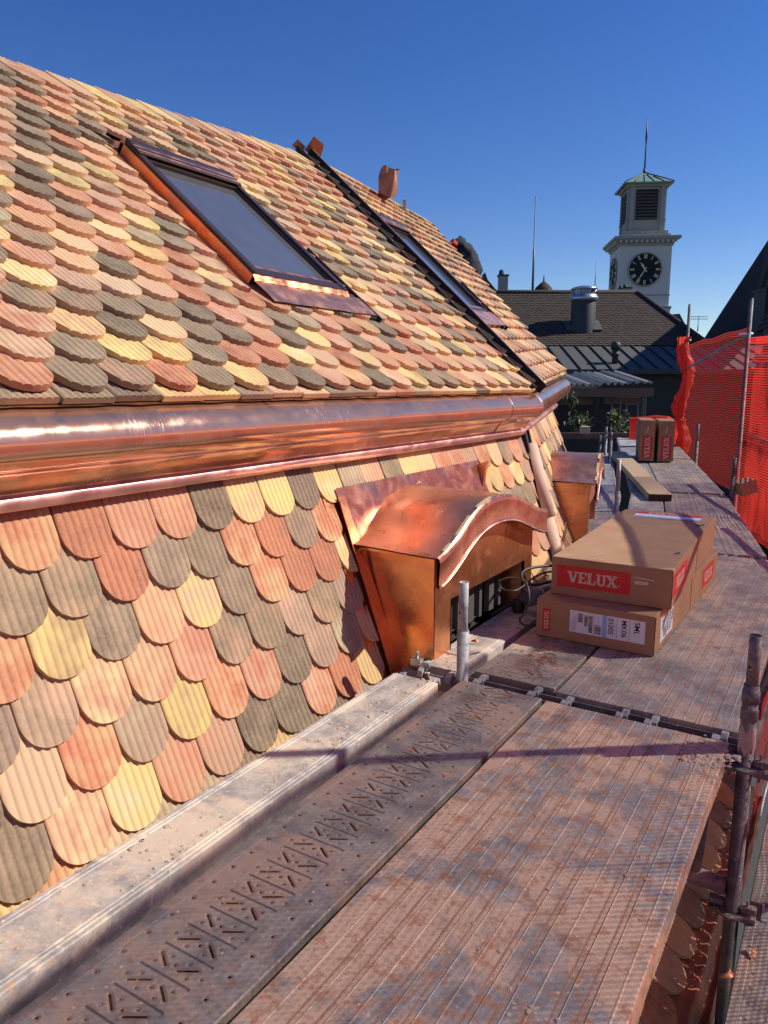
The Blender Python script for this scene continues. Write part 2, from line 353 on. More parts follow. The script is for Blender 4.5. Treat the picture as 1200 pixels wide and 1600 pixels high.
def tile_field(name, mat, parent, O, eu, down, nrm, u0, rows, W_=.18, L=.33, lift=.016, thick=.016, ribs=7, keep=None, R=.085, wav=.0016, flat_first=False, label=None):
    """rows: list of (tip point function u->distance up the slope, phase, umin, umax); a tile's tip is at distance d up from O along -down"""
    MBs = MB(); cols = []; cols2 = []
    N = ribs * (6 if ribs > 1 else 4); up = -down
    for ri, (dfun, ph, ua, ub, ex) in enumerate(rows):
        k0 = int(math.floor((ua - ph) / W_)) - 1; k1 = int(math.ceil((ub - ph) / W_)) + 1
        for k in range(k0, k1):
            uc = ph + (k + .5) * W_
            if uc + W_ / 2 < ua or uc - W_ / 2 > ub: continue
            base = pick(); ci = [p[0] for p in USE[0]].index(base); c1 = jit(base); c2 = jit(random.choice(MIXTO[ci]), .15)
            rot = random.gauss(0, .007); dz = random.uniform(-.001, .0028); dd = random.uniform(-.004, .004); gap = random.uniform(.0014, .0034); Rk = R * random.uniform(.93, 1.06)
            slope = lift / ex; Lt = 2.15 * ex
            flat = flat_first and ri == 0
            top, bot = [], []
            for i in range(N + 1):
                x = -W_ / 2 + gap + (W_ - 2 * gap) * i / N
                q = min(1, abs(x) / (W_ / 2 - gap)); yt = 0 if flat else Rk * (1 - (1 - q ** 2.25) ** (1 / 2.0)) + random.uniform(-.0004, .0004)
                wv = wav * (2 * abs(sin(pi * ribs * i / N)) ** .42 - 1)
                top.append((x, yt, wv)); bot.append((x, yt, 0))
            hb = lift * (1.0 if flat else 2.0)
            def P(x, y, h):       # y measured up the slope from the tip
                u = uc + x + rot * y; d = dfun(uc) + dd + y
                return O + eu * u + up * d + nrm * (h + hb - slope * y + dz)
            ok = []
            for i in range(N):
                xm = (top[i][0] + top[i + 1][0]) / 2; ymn = (top[i][1] + top[i + 1][1]) / 2
                u = uc + xm; a = True
                if u < ua or u > ub: a = False
                if a and keep:
                    a = keep(u, dfun(uc) + min(ymn + .02, ex), dfun(uc) + ex * .9)
                ok.append(a)
            if not any(ok): continue
            nf = len(MBs.f)
            tl = [(MBs.vert(P(x, y, wz)), MBs.vert(P(x, min(y + .5 * Lt, Lt), wz)), MBs.vert(P(x, Lt, wz))) for x, y, wz in top]
            wl = [(MBs.vert(P(x, y, wz)), MBs.vert(P(x, y - .0008, -thick))) for x, y, wz in top]
            for i in range(N):
                if not ok[i]: continue
                a, b = tl[i], tl[i + 1]
                MBs.face((a[0], b[0], b[1], a[1]), True); MBs.face((a[1], b[1], b[2], a[2]), True)
                MBs.face((wl[i][0], wl[i][1], wl[i + 1][1], wl[i + 1][0]), True)
            f = [i for i in range(N) if ok[i]]
            for i, sgn in ((f[0], 0), (f[-1] + 1, 1)):
                x, y, wz = top[i]
                MBs.quad(P(x, y, wz), P(x, Lt, wz), P(x, Lt, -thick), P(x, y, -thick))
            # underside so no light leaks and shadows are right
            MBs.quad(P(top[f[0]][0], R * .5, -thick), P(top[f[-1] + 1][0], R * .5, -thick), P(top[f[-1] + 1][0], Lt, -thick), P(top[f[0]][0], Lt, -thick))
            nn = len(MBs.f) - nf
            cols += [c1] * nn; cols2 += [c2] * nn
    o = MBs.build(name, mat, parent, label, fix=False)
    me = o.data
    cnt = np.zeros(len(me.polygons), int); me.polygons.foreach_get('loop_total', cnt)
    for nm, cc in (('tcol', cols), ('tcol2', cols2)):
        at = me.attributes.new(nm, 'FLOAT_COLOR', 'CORNER')
        arr = np.ones((len(me.loops), 4), np.float32); arr[:, :3] = np.repeat(np.array(cc, np.float32), cnt, axis=0)
        at.data.foreach_set('color', arr.ravel())
    me.update()
    return o

USE[0] = PALU
# near upper slope --------------------------------------------------
s40 = (RA - Vector((-1.88, 2.47, 1.17))); up40 = s40.normalized(); n40 = Vector((-up40.z, 0, up40.x)); n40 = n40 if n40.z > 0 else -n40
def ridge_at(y):                    # distance up the slope of the ridge at y
    t = (y - RA.y) / (HT.y - RA.y); p = RA.lerp(HT, t); return (p - Vector((-1.88, y, 1.168))).length
NR = 19
O1 = Vector((-1.88, 0, 1.143))
SK1 = dict(u0=2.755, u1=3.505, d0=.80, d1=1.905)          # window hole in roof coordinates (y, distance up)
def keep1(u, d, dt):
    if u > 4.94 + (.58 / 3.155) * d * 1.0 - .03: return False
    if SK1['u0'] - .1 < u < SK1['u1'] + .1 and SK1['d0'] - .0 < dt and d < SK1['d1'] + .07: return False
    return True
rows = []
for k in range(-1, NR):
    if k == -1: rows.append((lambda u: .0, .03, -1.3, 4.93, .135))
    else: rows.append(((lambda u, k=k: .022 + (ridge_at(u) - .10) * k / NR), .05 + (.09 if k % 2 else 0) - .016 * k, -1.3, 5.6, .15))
tile_field('roof_tiles', M['tile'], roof, O1, Y, -up40, n40, 0, rows, keep=keep1, flat_first=True, lift=.024, thick=.021, R=.108, wav=.0028, label='upper slope tiles round the large skylight')
b = MB(); b.quad(Vector((-1.9, -1.3, 1.15)), Vector((-1.9, 4.94, 1.15)), HT - n40 * .02, RA.lerp(HT, (-1.3 - RA.y) / (HT.y - RA.y)) - n40 * .02)
# far upper slope ----------------------------------------------------
eF = (R0 - E0); LF = eF.length; eF.normalize()
upF = (HT - E0).normalized(); DH = (HT - E0).length; nF = upF.cross(eF); nF = nF if nF.z > 0 else -nF; nF.normalize()
RT3 = E0 + eF * 3.6 + upF * 3.05           # ridge end; columns of tiles run parallel to the valley strip
def ridge2(u): return DH + (3.05 - DH) * u / 3.6
SK2 = dict(u0=.15, u1=.90, d0=.86, d1=2.18)
def keep2(u, d, dt):
    if u < .04: return False
    if u > LF + (3.6 - LF) * d / 3.05: return False
    if SK2['u0'] - .08 < u < SK2['u1'] + .08 and SK2['d0'] < dt and d < SK2['d1'] + .05: return False
    return True
rows = []
for k in range(-1, NR):
    if k == -1: rows.append((lambda u: .0, .03, .05, LF, .135))
    else: rows.append(((lambda u, k=k: .022 + (ridge2(u) - .06) * k / NR), .02 + (.09 if k % 2 else 0), .04, 3.7, .15))
tile_field('roof_tiles', M['tile'], roof, E0 - nF * .005, eF, -upF, nF, 0, rows, keep=keep2, flat_first=True, lift=.024, thick=.021, R=.108, wav=.0028, label='upper slope tiles beyond the dark valley strip')
b.quad(E0 - Z * .02, R0 - Z * .02, RT3 - nF * .04, HT - nF * .03)
# back slopes and gable
bk = Vector((-3.2, -.6, -2.4)); b.quad(HT - n40 * .02, RT3 - nF * .04, RT3 + bk, HT + bk)
rl = RA.lerp(HT, (-1.3 - RA.y) / (HT.y - RA.y)) - n40 * .02
b.quad(rl, HT - n40 * .02, HT + bk, rl + bk)
b.quad(R0 - Z * .02, RT3 - nF * .04, RT3 + bk, RT3 + bk - Z * 3)
b.build('roof_underlay', M['strip'], roof)

USE[0] = PAL
# lower slopes (70 degrees) -------------------------------------------
LPn = Vector((-1.98, 0, .87)); upL = Vector((-cos(radians(70)), 0, sin(radians(70)))); nL = Vector((sin(radians(70)), 0, cos(radians(70))))
OL = LPn - upL * 2.2 - nL * .034
def onL(y, z): s_ = (.87 - z) / sin(radians(70)); return LPn + Y * y - upL * s_
D1Y0, D1Y1 = 2.66, 4.16             # dormer hole along y
def dist_L(z): return 2.2 - (.87 - z) / sin(radians(70))
hipTop = Vector((-1.985, 5.09, .88)); hipBot = Vector((-1.687, 4.86, .066))
def keep3(u, d, dt):
    z = .87 - (2.2 - d) * sin(radians(70))
    if u > 5.09 - (.88 - z) * .28: return False
    if z < .70 - (0 if u < 4.157 else 0) and D1Y0 < u < D1Y1 - (.70 - z) * .12 and z > -1: return z > .69
    return True
rows = []; zt = .682; k = 0
while zt > -1.2:
    rows.append(((lambda u, z=zt: dist_L(z)), 1.307 + (.09 if k % 2 else 0), -1.3, 5.3, .16)); zt -= .1505; k += 1
tile_field('roof_tiles', M['tile'], roof, OL, Y, -upL, nL, 0, rows, keep=keep3, lift=.013, thick=.014, R=.088, wav=.0025, ribs=7, label='steep lower slope tiles above the scaffold planks')
b = MB(); b.quad(LPn + Y * -1.3 - nL * .035, LPn + Y * 5.1 - nL * .035, LPn + Y * 4.6 - upL * 2.3 - nL * .035, LPn + Y * -1.3 - upL * 2.3 - nL * .035)
# far lower slope
hF = Vector((eF.x, eF.y, 0)).normalized(); outF = Vector((hF.y, -hF.x, 0)); outF = outF if outF.x > 0 else -outF
F0 = Vector((-1.985, 5.06, .868)); F1 = R0 - outF * .1 - Z * .30
eL = (F1 - F0); LL = eL.length; eL.normalize(); upLF = -outF * cos(radians(70)) + Z * sin(radians(70)); nLF = eL.cross(upLF); nLF = nLF if nLF.dot(outF) > 0 else -nLF; nLF.normalize()
def keep4(u, d, dt):
    q = 2.2 - d
    if u < -q * .1: return False
    if u > LL + .0 * q: return False
    if q > .34 and .72 < u < 1.85: return False
    return True
rows = []
for k in range(14): rows.append(((lambda u, k=k: 2.2 - .19 - .16 * k), .04 + (.09 if k % 2 else 0), -.6, LL, .16))
tile_field('roof_tiles', M['tile'], roof, F0 - upLF * 2.2 - nLF * .034, eL, -upLF, nLF, 0, rows, keep=keep4, lift=.013, thick=.014, R=.088, wav=.0025, ribs=7, label='steep lower slope tiles beyond the hip')
b.quad(F0 - nLF * .035, F1 - nLF * .035, F1 - upLF * 2.3 - nLF * .035, F0 - upLF * 2.3 - nLF * .035)
b.quad(F1 - nLF * .035, F1 - nLF * .035 - outF * 3, F1 - upLF * 2.3 - outF * 3, F1 - upLF * 2.3 - nLF * .035)
b.build('roof_underlay', M['strip'], roof)
# storey walls under the mansard
b = MB(); b.quad((-1.25, -1.3, -1.25), (-1.25, 4.6, -1.25), (-1.25, 4.6, -9), (-1.25, -1.3, -9))
q0 = F0 - upLF * 2.25; q1 = F1 - upLF * 2.25; b.quad(q0, q1, (q1.x, q1.y, -9), (q0.x, q0.y, -9))
b.quad((-1.25, -1.3, -9), (-1.25, -1.3, -1.25), (-6, -1.3, -1.25), (-6, -1.3, -9))
b.build('wall', M['wall'], roof)

# copper moulding under the eave --------------------------------------
PROF = [(-.09, .0), (-.06, .004), (-.04, -.004), (-.015, -.014), (.008, -.027), (.03, -.045), (.047, -.066), (.058, -.088), (.063, -.11), (.060, -.132), (.050, -.152), (.034, -.168), (.015, -.180), (-.004, -.188), (-.018, -.196),
        (-.030, -.206), (-.041, -.220), (-.052, -.236), (-.062, -.252), (-.072, -.268)]
FLG = [(-.072, -.262), (-.060, -.264), (-.054, -.268), (-.066, -.297), (-.070, -.303), (-.086, -.305)]
def mould(name, prof, a, b_, oa, ob, mat, label=None, n=2, wob=.0, par=None):
    g = MB(); rows_ = []
    for i in range(n + 1):
        t = i / n; p = Vector(a).lerp(Vector(b_), t); o_ = Vector(oa).lerp(Vector(ob), t)
        rows_.append([p + o_ * (q[0] + RNG.normal() * wob) + Z * (q[1] + RNG.normal() * wob) for q in prof])
    g.grid(rows_, True); return g.build(name, mat, par or roof, label)
mit = Vector((cos(radians(6.6)), sin(radians(6.6)), 0)) / cos(radians(6.6))
A0 = Vector((-1.88, -1.3, 1.155)); A1 = Vector((-1.88, 4.94, 1.152)); AS = Vector((-1.88, 4.42, 1.152))
def fine(prof):
    out = []
    for p, q in zip(prof, prof[1:]): out += [p, ((p[0] + q[0]) / 2, (p[1] + q[1]) / 2)]
    return out + [prof[-1]]
mo = mould('copper_moulding', fine(PROF), A0, AS + Y * .03, X, X, M['cum'], 'long polished copper moulding below the large skylight', 70, .0003)
mo2 = mould('copper_moulding', [(p[0] + .0025, p[1] - .001) for p in fine(PROF)], AS, A1, X, mit, M['cum'], 'short end piece of copper moulding at the building corner', 12, .0003)
mould('copper_flange', FLG, A0, A1, X, mit, M['cup'], n=40, wob=.0006)
A2 = R0 - Z * .013
mould('copper_moulding', PROF, A1, A2, mit, outF, M['cum'], 'dull copper moulding beyond the corner', 40, .0006)
mould('copper_flange', FLG, A1, A2, mit, outF, M['cup'], n=20)
# soldered seam bead at the miter and at the joint
g = MB(); g.tube([A1 + mit * (q[0] + .001) + Z * q[1] for q in PROF], .0035, 8); g.build('seam_bead', M['cup'], mo2)
g = MB(); g.tube([AS + X * (q[0] + .002) + Z * q[1] for q in PROF], .0028, 8); g.build('seam_bead', M['cup'], mo)
# end cap far
g = MB(); g.poly([A2 + outF * q[0] + Z * q[1] for q in PROF] + [A2 - outF * .15 - Z * .26, A2 - outF * .15]); g.build('end_cap', M['cup'], roof)
# crumpled copper under-eave strip between tiles and moulding
g = MB(); rows_ = []
for i in range(160):
    y = -1.3 + 6.2 * i / 159; w = .5 + .5 * sin(y * 31) * sin(y * 7.3); rows_.append([Vector((-1.91, y, 1.150)), Vector((-1.888 + .004 * w, y, 1.147 - .002 * w)), Vector((-1.878 + .008 * w, y, 1.140 - .003 * w))])
g.grid(rows_, True); g.build('copper_drip_edge', M['cud'], roof)

# valley strip between the two slopes, its shadowed channel painted near black ------------------------------
hd = (HT - E0).normalized(); hn = (n40 + nF).normalized(); hs = hd.cross(hn).normalized()
if hs.y < 0: hs = -hs
g = MB()
for o0, o1, z0, z1 in ((-.075, -.055, -.01, .03), (.055, .062, -.01, .065)): g.frame(E0 - hd * .02, hd, hs, hn, 0, (HT - E0).length + .05, o0, o1, z0, z1)
g.frame(E0, hd, hs, hn, 0, (HT - E0).length + .05, -.06, .06, -.02, -.0)
vs = g.build('valley_strip', M['strip'], roof)
g = MB(); g.frame(E0 - hd * .02, hd, hs, hn, 0, (HT - E0).length + .02, .05, .0635, .064, .0685); g.build('folded_edge', M['edge'], vs)
g = MB(); T = HT + hd * .03; g.prism([T + hs * -.12 + hn * .0, T + hs * -.1 + hn * .07, T + hs * .0 + hn * .05, T + hs * .02 - hn * .02], hd * .012)
g.prism([T + hs * .02 + hn * .02, T + hs * .03 + hn * .16, T + hs * .14 + hn * .15 - hd * .03, T + hs * .17 + hn * .03 - hd * .05], hd * .01); g.build('copper_flap', M['cuo'], vs)

# hip tiles down the lower corner --------------------------------------
hp0 = Vector((-1.955, 5.07, .77)); hp1 = Vector((-1.64, 4.90, -.12)); hp2 = hp1 + (hp1 - hp0) * .5
def hiptile(a, b_, r0, r1):
    a, b_ = Vector(a), Vector(b_); d = (b_ - a).normalized(); o_ = Vector((.96, .14, .24)); o_ = (o_ - d * o_.dot(d)).normalized(); w = d.cross(o_)
    g = MB(); n = 12
    for rr in ((0, 1), (1, 0)):
        pass
    ra = [[a + (w * cos(pi * k / n) + o_ * sin(pi * k / n)) * r0 for k in range(n + 1)], [b_ + (w * cos(pi * k / n) + o_ * sin(pi * k / n)) * r1 for k in range(n + 1)]]
    rb = [[b_ + (w * cos(pi * k / n) + o_ * sin(pi * k / n)) * (r1 - .014) for k in range(n + 1)], [a + (w * cos(pi * k / n) + o_ * sin(pi * k / n)) * (r0 - .014) for k in range(n + 1)]]
    g.grid(ra, True); g.grid(rb, True); g.grid([ra[1], rb[0]], False); g.grid([ra[0], rb[1]], False)
    return g.build('hip_tile', M['hip'], roof)
hv = hp1 - hp0
hiptile(hp0, hp0 + hv * .56, .056, .07); hiptile(hp0 + hv * .53, hp0 + hv * 1.1, .056, .07); hiptile(hp0 + hv * 1.07, hp0 + hv * 1.6, .056, .07)
g = MB(); g.frame((-2.0, 5.06, .875), hv.normalized(), Y, X, 0, .16, -.05, -.02, -.01, .03); g.frame((-2.0, 5.06, .875), hv.normalized(), Y, X, 0, .17, .01, .03, -.01, .035); g.build('hip_batten', M['strip'], roof)

# skylights ---------------------------------------------------------------
def skylight(O, eu, up, n, u0, u1, d0, d1, label, mat_side, h=.08):
    def fr(g, a0, a1, b0, b1, c0, c1): g.frame(O, eu, up, n, a0, a1, b0, b1, c0, c1)
    g = MB(); w = .036
    fr(g, u0, u0 + w, d0, d1, .02, h); fr(g, u1 - w, u1, d0, d1, .02, h); fr(g, u0 + w, u1 - w, d0, d0 + .05, .02, h - .004); fr(g, u0 + w, u1 - w, d1 - .07, d1, .02, h - .004)
    fr(g, u0 + w, u0 + w + .014, d0 + .05, d1 - .07, .02, h - .018); fr(g, u1 - w - .014, u1 - w, d0 + .05, d1 - .07, .02, h - .018)
    fr(g, u0 + w, u1 - w, d1 - .13, d1 - .07, .02, h - .012)
    sk_ = g.build('skylight', M['bronze'], roof, label, bevel=.004)
    g = MB(); fr(g, u0 + w + .014, u1 - w - .014, d0 + .05, d1 - .13, h - .055, h - .03); g.build('pane', M['glass'], sk_)
    g = MB()          # copper soakers either side, apron below, hood above
    fr(g, u0 - .012, u0 - .002, d0 - .0, d1 + .04, .0, h - .015); fr(g, u1 + .002, u1 + .012, d0 - .0, d1 + .04, .0, h - .015)
    fr(g, u0 - .10, u0 - .012, d0 - .1, d1 + .12, .0, .012); fr(g, u1 + .012, u1 + .10, d0 - .1, d1 + .12, .0, .012)
    fr(g, u0 - .012, u1 + .012, d1 + .002, d1 + .03, .0, h - .005)
    fr(g, u0 - .05, u1 + .05, d1 + .03, d1 + .14, .01, .02)
    g.build('side_flashing', M['cud'], sk_, bevel=.002)
    g = MB(); rr = []
    for i in range(25):
        u = u0 - .012 + (u1 - u0 + .024) * i / 24; wv = .002 * sin(i * 2.1)
        rr.append([O + eu * u + up * (d0 - a) + n * (c + wv) for a, c in ((.0, h - .01), (.012, h - .02), (.02, .06), (.026, .054), (.03, .053))])
    g.grid(rr, True)
    fr(g, u0 + .05, u1 - .05, d0 + .051, d0 + .085, h - .03, h - .012)
    g.build('sill_flashing', M['cud'], sk_)
    g = MB(); rr = []
    for i in range(13):
        u = u0 - .02 + (u1 - u0 + .13) * i / 12; rr.append([O + eu * u + up * (d0 - a) + n * c for a, c in ((.026, .052), (.06, .053), (.12, .056 + .001 * sin(i * 3)), (.19, .056 + .002 * sin(i * 2)))])
    g.grid(rr, True); g.grid([[p - n * .002 for p in r] for r in rr], True); g.build('apron', M['cu'], sk_)
    g = MB(); fr(g, u0 - .002, u1 + .004, d1 - .11, d1 - .02, h, h + .01); fr(g, u0 - .004, u1 + .006, d1 - .03, d1 + .02, h - .002, h + .016); g.build('top_cover', M['bronze'], sk_, bevel=.006)
    g = MB(); fr(g, u0 + .0, u1 + .0, d1 - .1, d1 - .085, h + .0105, h + .015); fr(g, u0, u1, d1 - .06, d1 - .045, h + .0105, h + .016); g.build('copper_trim', M['cup'], sk_)
    g = MB(); fr(g, u1 + .02, u1 + .12, d0 - .2, d0 + .02, .03, .045); fr(g, u1 + .11, u1 + .122, d0 - .22, d0 + .45, .02, .058); g.build('side_channel', M['strip'], sk_)
    return sk_
skylight(O1, Y, up40, n40, SK1['u0'], SK1['u1'], SK1['d0'], SK1['d1'], 'large near skylight with sky-grey toned glass', M['cud'])
skylight(E0, eF, upF, nF, SK2['u0'], SK2['u1'], SK2['d0'], SK2['d1'], 'far skylight seen at a grazing angle', M['cud'], .05)

# dormers -----------------------------------------------------------------
CT = [0, .09, .16, .26, .36, .48, .62, .73, .84, .94, 1]; CH = [0, .032, .078, .147, .184, .194, .174, .132, .080, .04, .03]
def crest(t):                     # ogee outline of the hood, t 0..1 across
    q = 0
    for k in range(-3, 4): q += np.interp(min(1, max(0, t + k * .018)), CT, CH)
    return float(q) / 7
def dormer(name, B, ew, out, wid, ztop, zlow, depth, label, glass=True):
    """B: lower-left-front corner at z=0; ew along the front, out outwards"""
    inn = -out; n = 40
    def P(w, o_, z): return B + ew * w + inn * o_ + Z * z
    g = MB()
    back = lambda z: .0 + (z - zlow) * .364 + .14      # where the steep slope lies behind the front at height z
    bt = back(ztop)
    # cheeks
    for w, s_ in ((0, -1), (wid, 1)):
        g.quad(P(w, 0, zlow), P(w, 0, ztop + .01), P(w, bt + .12, ztop + .01), P(w, back(zlow) + .05, zlow)); g.quad(P(w + s_ * -.01, 0, zlow), P(w + s_ * -.01, 0, ztop), P(w + s_ * -.01, bt + .12, ztop), P(w + s_ * -.01, back(zlow), zlow))
    # front board: two cheeks, sill, arched head
    w0, w1, zw0, zw1 = .16, wid - .12, zlow - .3 if not glass else .02, .245
    for a0, a1, z0, z1 in ((0, w0, zlow, ztop), (w1, wid, zlow, ztop), (w0, w1, zw1, ztop), (w0, w1, zlow, .0)):
        g.frame(B, ew, inn, Z, a0, a1, 0, .012, z0, z1)
    for i in range(n):
        t0, t1 = i / n, (i + 1) / n
        g.quad(P(wid * t0, 0, ztop), P(wid * t1, 0, ztop), P(wid * t1, 0, ztop + crest(t1 * .86 + .07)), P(wid * t0, 0, ztop + crest(t0 * .86 + .07)))
    g.frame(B, ew, inn, Z, w0 - .01, w0, .0, .14, -.02, zw1); g.frame(B, ew, inn, Z, w1, w1 + .01, .0, .14, -.02, zw1); g.frame(B, ew, inn, Z, w0, w1, .012, .14, zw1, zw1 + .01)
    body = g.build(name, M['cud'], roof, label)
    # overlapping seam sheet on the cheek
    g = MB(); g.prism([P(-.004, bt * .62, ztop), P(-.004, .002, ztop), P(-.004, .002, zlow), P(-.004, .2, zlow)], -ew * .0015); g.build('cheek_sheet', M['cud'], body)
    g = MB()
    for z_ in (ztop - .006,): g.frame(B, ew, inn, Z, -.03, -.004, -.03, bt + .1, z_, z_ + .012)
    g.build('drip_rail', M['cud'], body)
    # canopy
    ov = .05; rr = []; no = 14
    for j in range(no + 1):
        o_ = -ov + (bt + .42 + ov) * j / no; row = []
        for i in range(n + 1):
            t = i / n; w = -.08 + (wid + .135) * t
            row.append(P(w, o_, ztop + .012 + crest(t) + .01 * (o_ / .5) + .003 * sin(w * 19 + o_ * 9)))
        rr.append(row)
    g = MB(); g.grid(rr, True); g.grid([[p - Z * .006 for p in r] for r in rr], True); can = g.build('canopy', M['cu'], body)
    # fascia hanging from the canopy's front edge
    g = MB(); rf = []
    for i in range(n + 1):
        t = i / n; w = -.08 + (wid + .135) * t; z = ztop + .014 + crest(t)
        fh = .13
        rf.append([P(w, -ov - .002, z), P(w, -ov - .012, z - .01), P(w, -ov - .016, z - .03), P(w, -ov - .010, z - fh + .012), P(w, -ov - .02, z - fh), P(w, -ov - .012, z - fh - .008), P(w, -ov - .0, z - fh + .003), P(w, -ov + .002, z - .01)])
    g.grid(rf, True); g.build('fascia', M['cuf'], can)
    g = MB(); g.tube([P(-.08 + (wid + .135) * i / n, -ov - .017, ztop + .014 + crest(i / n) - .13) for i in range(n + 1)], .005, 8); g.build('fascia_bead', M['cup'], can)
    # yellow tape pieces along the edge
    g = MB()
    for t0, t1 in ((.05, .1), (.14, .245), (.30, .42), (.49, .52)):
        for j in range(5):
            a, c = t0 + (t1 - t0) * j / 5, t0 + (t1 - t0) * (j + 1) / 5; q = []
            for t in (a, c):
                w = -.08 + (wid + .135) * t; z = ztop + .0165 + crest(t); q.append((P(w, -ov + .012, z), P(w, -ov - .006, z)))
            g.quad(q[0][0], q[1][0], q[1][1], q[0][1])
    g.build('masking_tape', M['tape'], can)
    # solder line where canopy meets the flashing
    g = MB(); g.tube([P(-.08 + (wid + .135) * t, bt - .02 + crest(t) * .364, ztop + .026 + crest(t) + .002 * sin(i_ * 2.1)) for i_, t in [(i, i / 30 * .62) for i in range(31)]], .009, 8); g.build('solder_line', M['solder'], can)
    # window inside
    g = MB(); g.frame(B, ew, inn, Z, w0, w1, .14, .17, -.02, .0)
    nb = 7
    for i in range(nb):
        a = w0 + (w1 - w0) * (i + .0) / nb
        g.frame(B, ew, inn, Z, a + .02, a + .08 if i % 2 else a + .05, .10, .13, .0, zw1)
    win = g.build('window', M['paint'], body)
    g = MB(); g.frame(B, ew, inn, Z, w0, w1, .14, .146, .0, zw1); g.build('pane', M['glass'], win)
    return body
d1 = dormer('dormer', Vector((-1.465, 2.745, 0)), Y, X, 1.15, .470, -.6, .4, 'near copper dormer with a wavy ogee hood and taped fascia')
d2B = Vector((-1.70, 5.72, 0))
d2 = dormer('dormer', d2B, hF, outF, 1.0, .43, -.6, .4, 'far copper dormer beyond the hip, pale hood')
# copper flashing patch on the slope behind the near dormer
g = MB(); rr = []
for i in range(31):
    y = 2.67 + 1.50 * i / 30; row = []
    for j in range(9):
        z = .74 - .5 * j / 8; p = onL(y, z) + nL * (-.0 + .004 * sin(y * 17 + z * 23) + .003 * sin(y * 41 - z * 13)); row.append(p)
    rr.append(row)
g.grid(rr, True); g.build('dormer_flashing', M['cuf'], roof)
g = MB(); g.quad(onL(2.58, .72) - nL * .018, onL(2.82, .72) - nL * .018, onL(2.82, -1) - nL * .018, onL(2.58, -1) - nL * .018); g.build('side_flashing', M['cud'], roof)
g = MB(); g.prism([onL(2.66, .70) + nL * .004, onL(2.71, .70) + nL * .004, onL(2.76, -.3) + nL * .004, onL(2.66, -.3) + nL * .004], nL * .004)
g.frame(onL(4.17, .70), Vector((0, -.1, -.34)).normalized(), Y, nL, -.02, .3, -.03, .0, -.01, .05); g.build('dormer_flashing', M['cud'], roof)

# ---------------------------------------------------------------- scaffold
def local(o, root): o.parent = root; return o
def plank(name, x1, y0, w, L, kind, mat, label, z=0, az=0, pitch=0, group='steel scaffold planks', depth=.07, claws=2, origin=None):
    """x1: right edge, y0 near end. Built from its near-left corner, running along local +Y."""
    ax = Vector((cos(az), -sin(az) * -1 * 1, 0)); ax = Vector((cos(az), sin(az) * -1, 0)); 
    loc = origin if origin is not None else Vector((x1 - w, y0, z))
    t = thing(name, loc, label, 'scaffold plank', group); t.rotation_euler = (pitch, 0, -az)
    g = MB()
    if kind == 'ribbed':
        pr = [(0, -depth), (0, -.004), (.003, 0)]
        single = [.055 + .14 * k for k in range(5) if .055 + .14 * k < w - .02]; dbl = []
        for s_ in single + [single[-1] + .14]: dbl += [s_ - .047, s_ - .093]
        feats = sorted([(s_, 's') for s_ in single] + [(d, 'd') for d in dbl if .02 < d < w - .02])
        for c, k in feats:
            if k == 's': pr += [(c - .003, 0), (c - .0012, .0018), (c + .0012, .0018), (c + .003, 0)]
            else: pr += [(c - .009, 0), (c - .0075, .0012), (c - .006, 0), (c - .0045, -.0014), (c + .0045, -.0014), (c + .006, 0), (c + .0075, .0012), (c + .009, 0)]
        pr += [(w - .003, 0), (w, -.004), (w, -depth)]
    elif kind == 'raised':
        pr = [(0, -depth), (0, -.003), (.004, 0), (.014, 0), (.0165, .003), (.019, .003), (.0215, 0), (.027, 0), (.0295, .003), (.032, .003), (.0345, 0)]
        pr += [(w - .0345, 0), (w - .032, .003), (w - .0295, .003), (w - .027, 0), (w - .0215, 0), (w - .019, .003), (w - .0165, .003), (w - .014, 0), (w - .004, 0), (w, -.003), (w, -depth)]
    else: pr = [(0, -depth), (0, -.003), (.003, 0), (.03, .0), (.032, -.001), (w - .032, -.001), (w - .03, 0), (w - .003, 0), (w, -.003), (w, -depth)]
    rows_ = []; n = max(2, int(L / .25))
    for j in range(n + 1):
        y = L * j / n; sag = -.001 * sin(j * 2.3)
        rows_.append([Vector((px, y, pz + sag)) for px, pz in pr])
    g.grid(rows_, False)
    for y, r_ in ((0, rows_[0]), (L, rows_[-1])): g.poly([Vector(p) for p in r_])
    dp = local(g.build('deck_plate', mat), t)
    if kind == 'ribbed':
        dp.data.materials.append(M['groove']); gc = [c for c, k in feats if k == 'd']
        for p_ in dp.data.polygons:
            cx_ = p_.center.x
            if abs(p_.normal.z) > .1 and any(.0043 < abs(cx_ - c) < .0077 for c in gc): p_.material_index = 1
    for y, sg in ((0, -1), (L, 1)):
        for k in range(claws):
            cx = w * ((.16, .84)[k] if claws == 2 else (.1, .42, .58, .93)[k])
            g = MB(); pts = [(0, -.045), (.012, -.02), (.03, -.008), (.048, -.012), (.056, -.03), (.066, -.03), (.062, -.004), (.04, .008), (.012, .004), (-.004, -.01)]
            g.prism([Vector((cx - .012, y + sg * (p[0] - .002), p[1] - .004)) for p in pts], X * .024)
            local(g.build('claw', M['galv'], bevel=.002), t)
    return t
plank('scaffold_plank', -1.30, -1.25, .205, 3.72, 'raised', M['bright'], 'narrow sunlit plank against the lower tiles, spattered with pale mortar', z=.033, depth=.085)
plank('scaffold_plank', -.925, -1.25, .345, 3.87, 'perf', M['perf'], 'dark perforated plank with slot pattern in the foreground')
plank('scaffold_plank', -.26, -1.25, .645, 3.86, 'ribbed', M['board'], 'wide ribbed rust-stained board in the foreground, dirt clod at its far corner', claws=4, group='wide ribbed scaffold boards')
plank('scaffold_plank', -1.30, 2.68, .2, 2.7, 'raised', M['bright'], 'narrow pale plank in front of the near dormer window', z=.004)
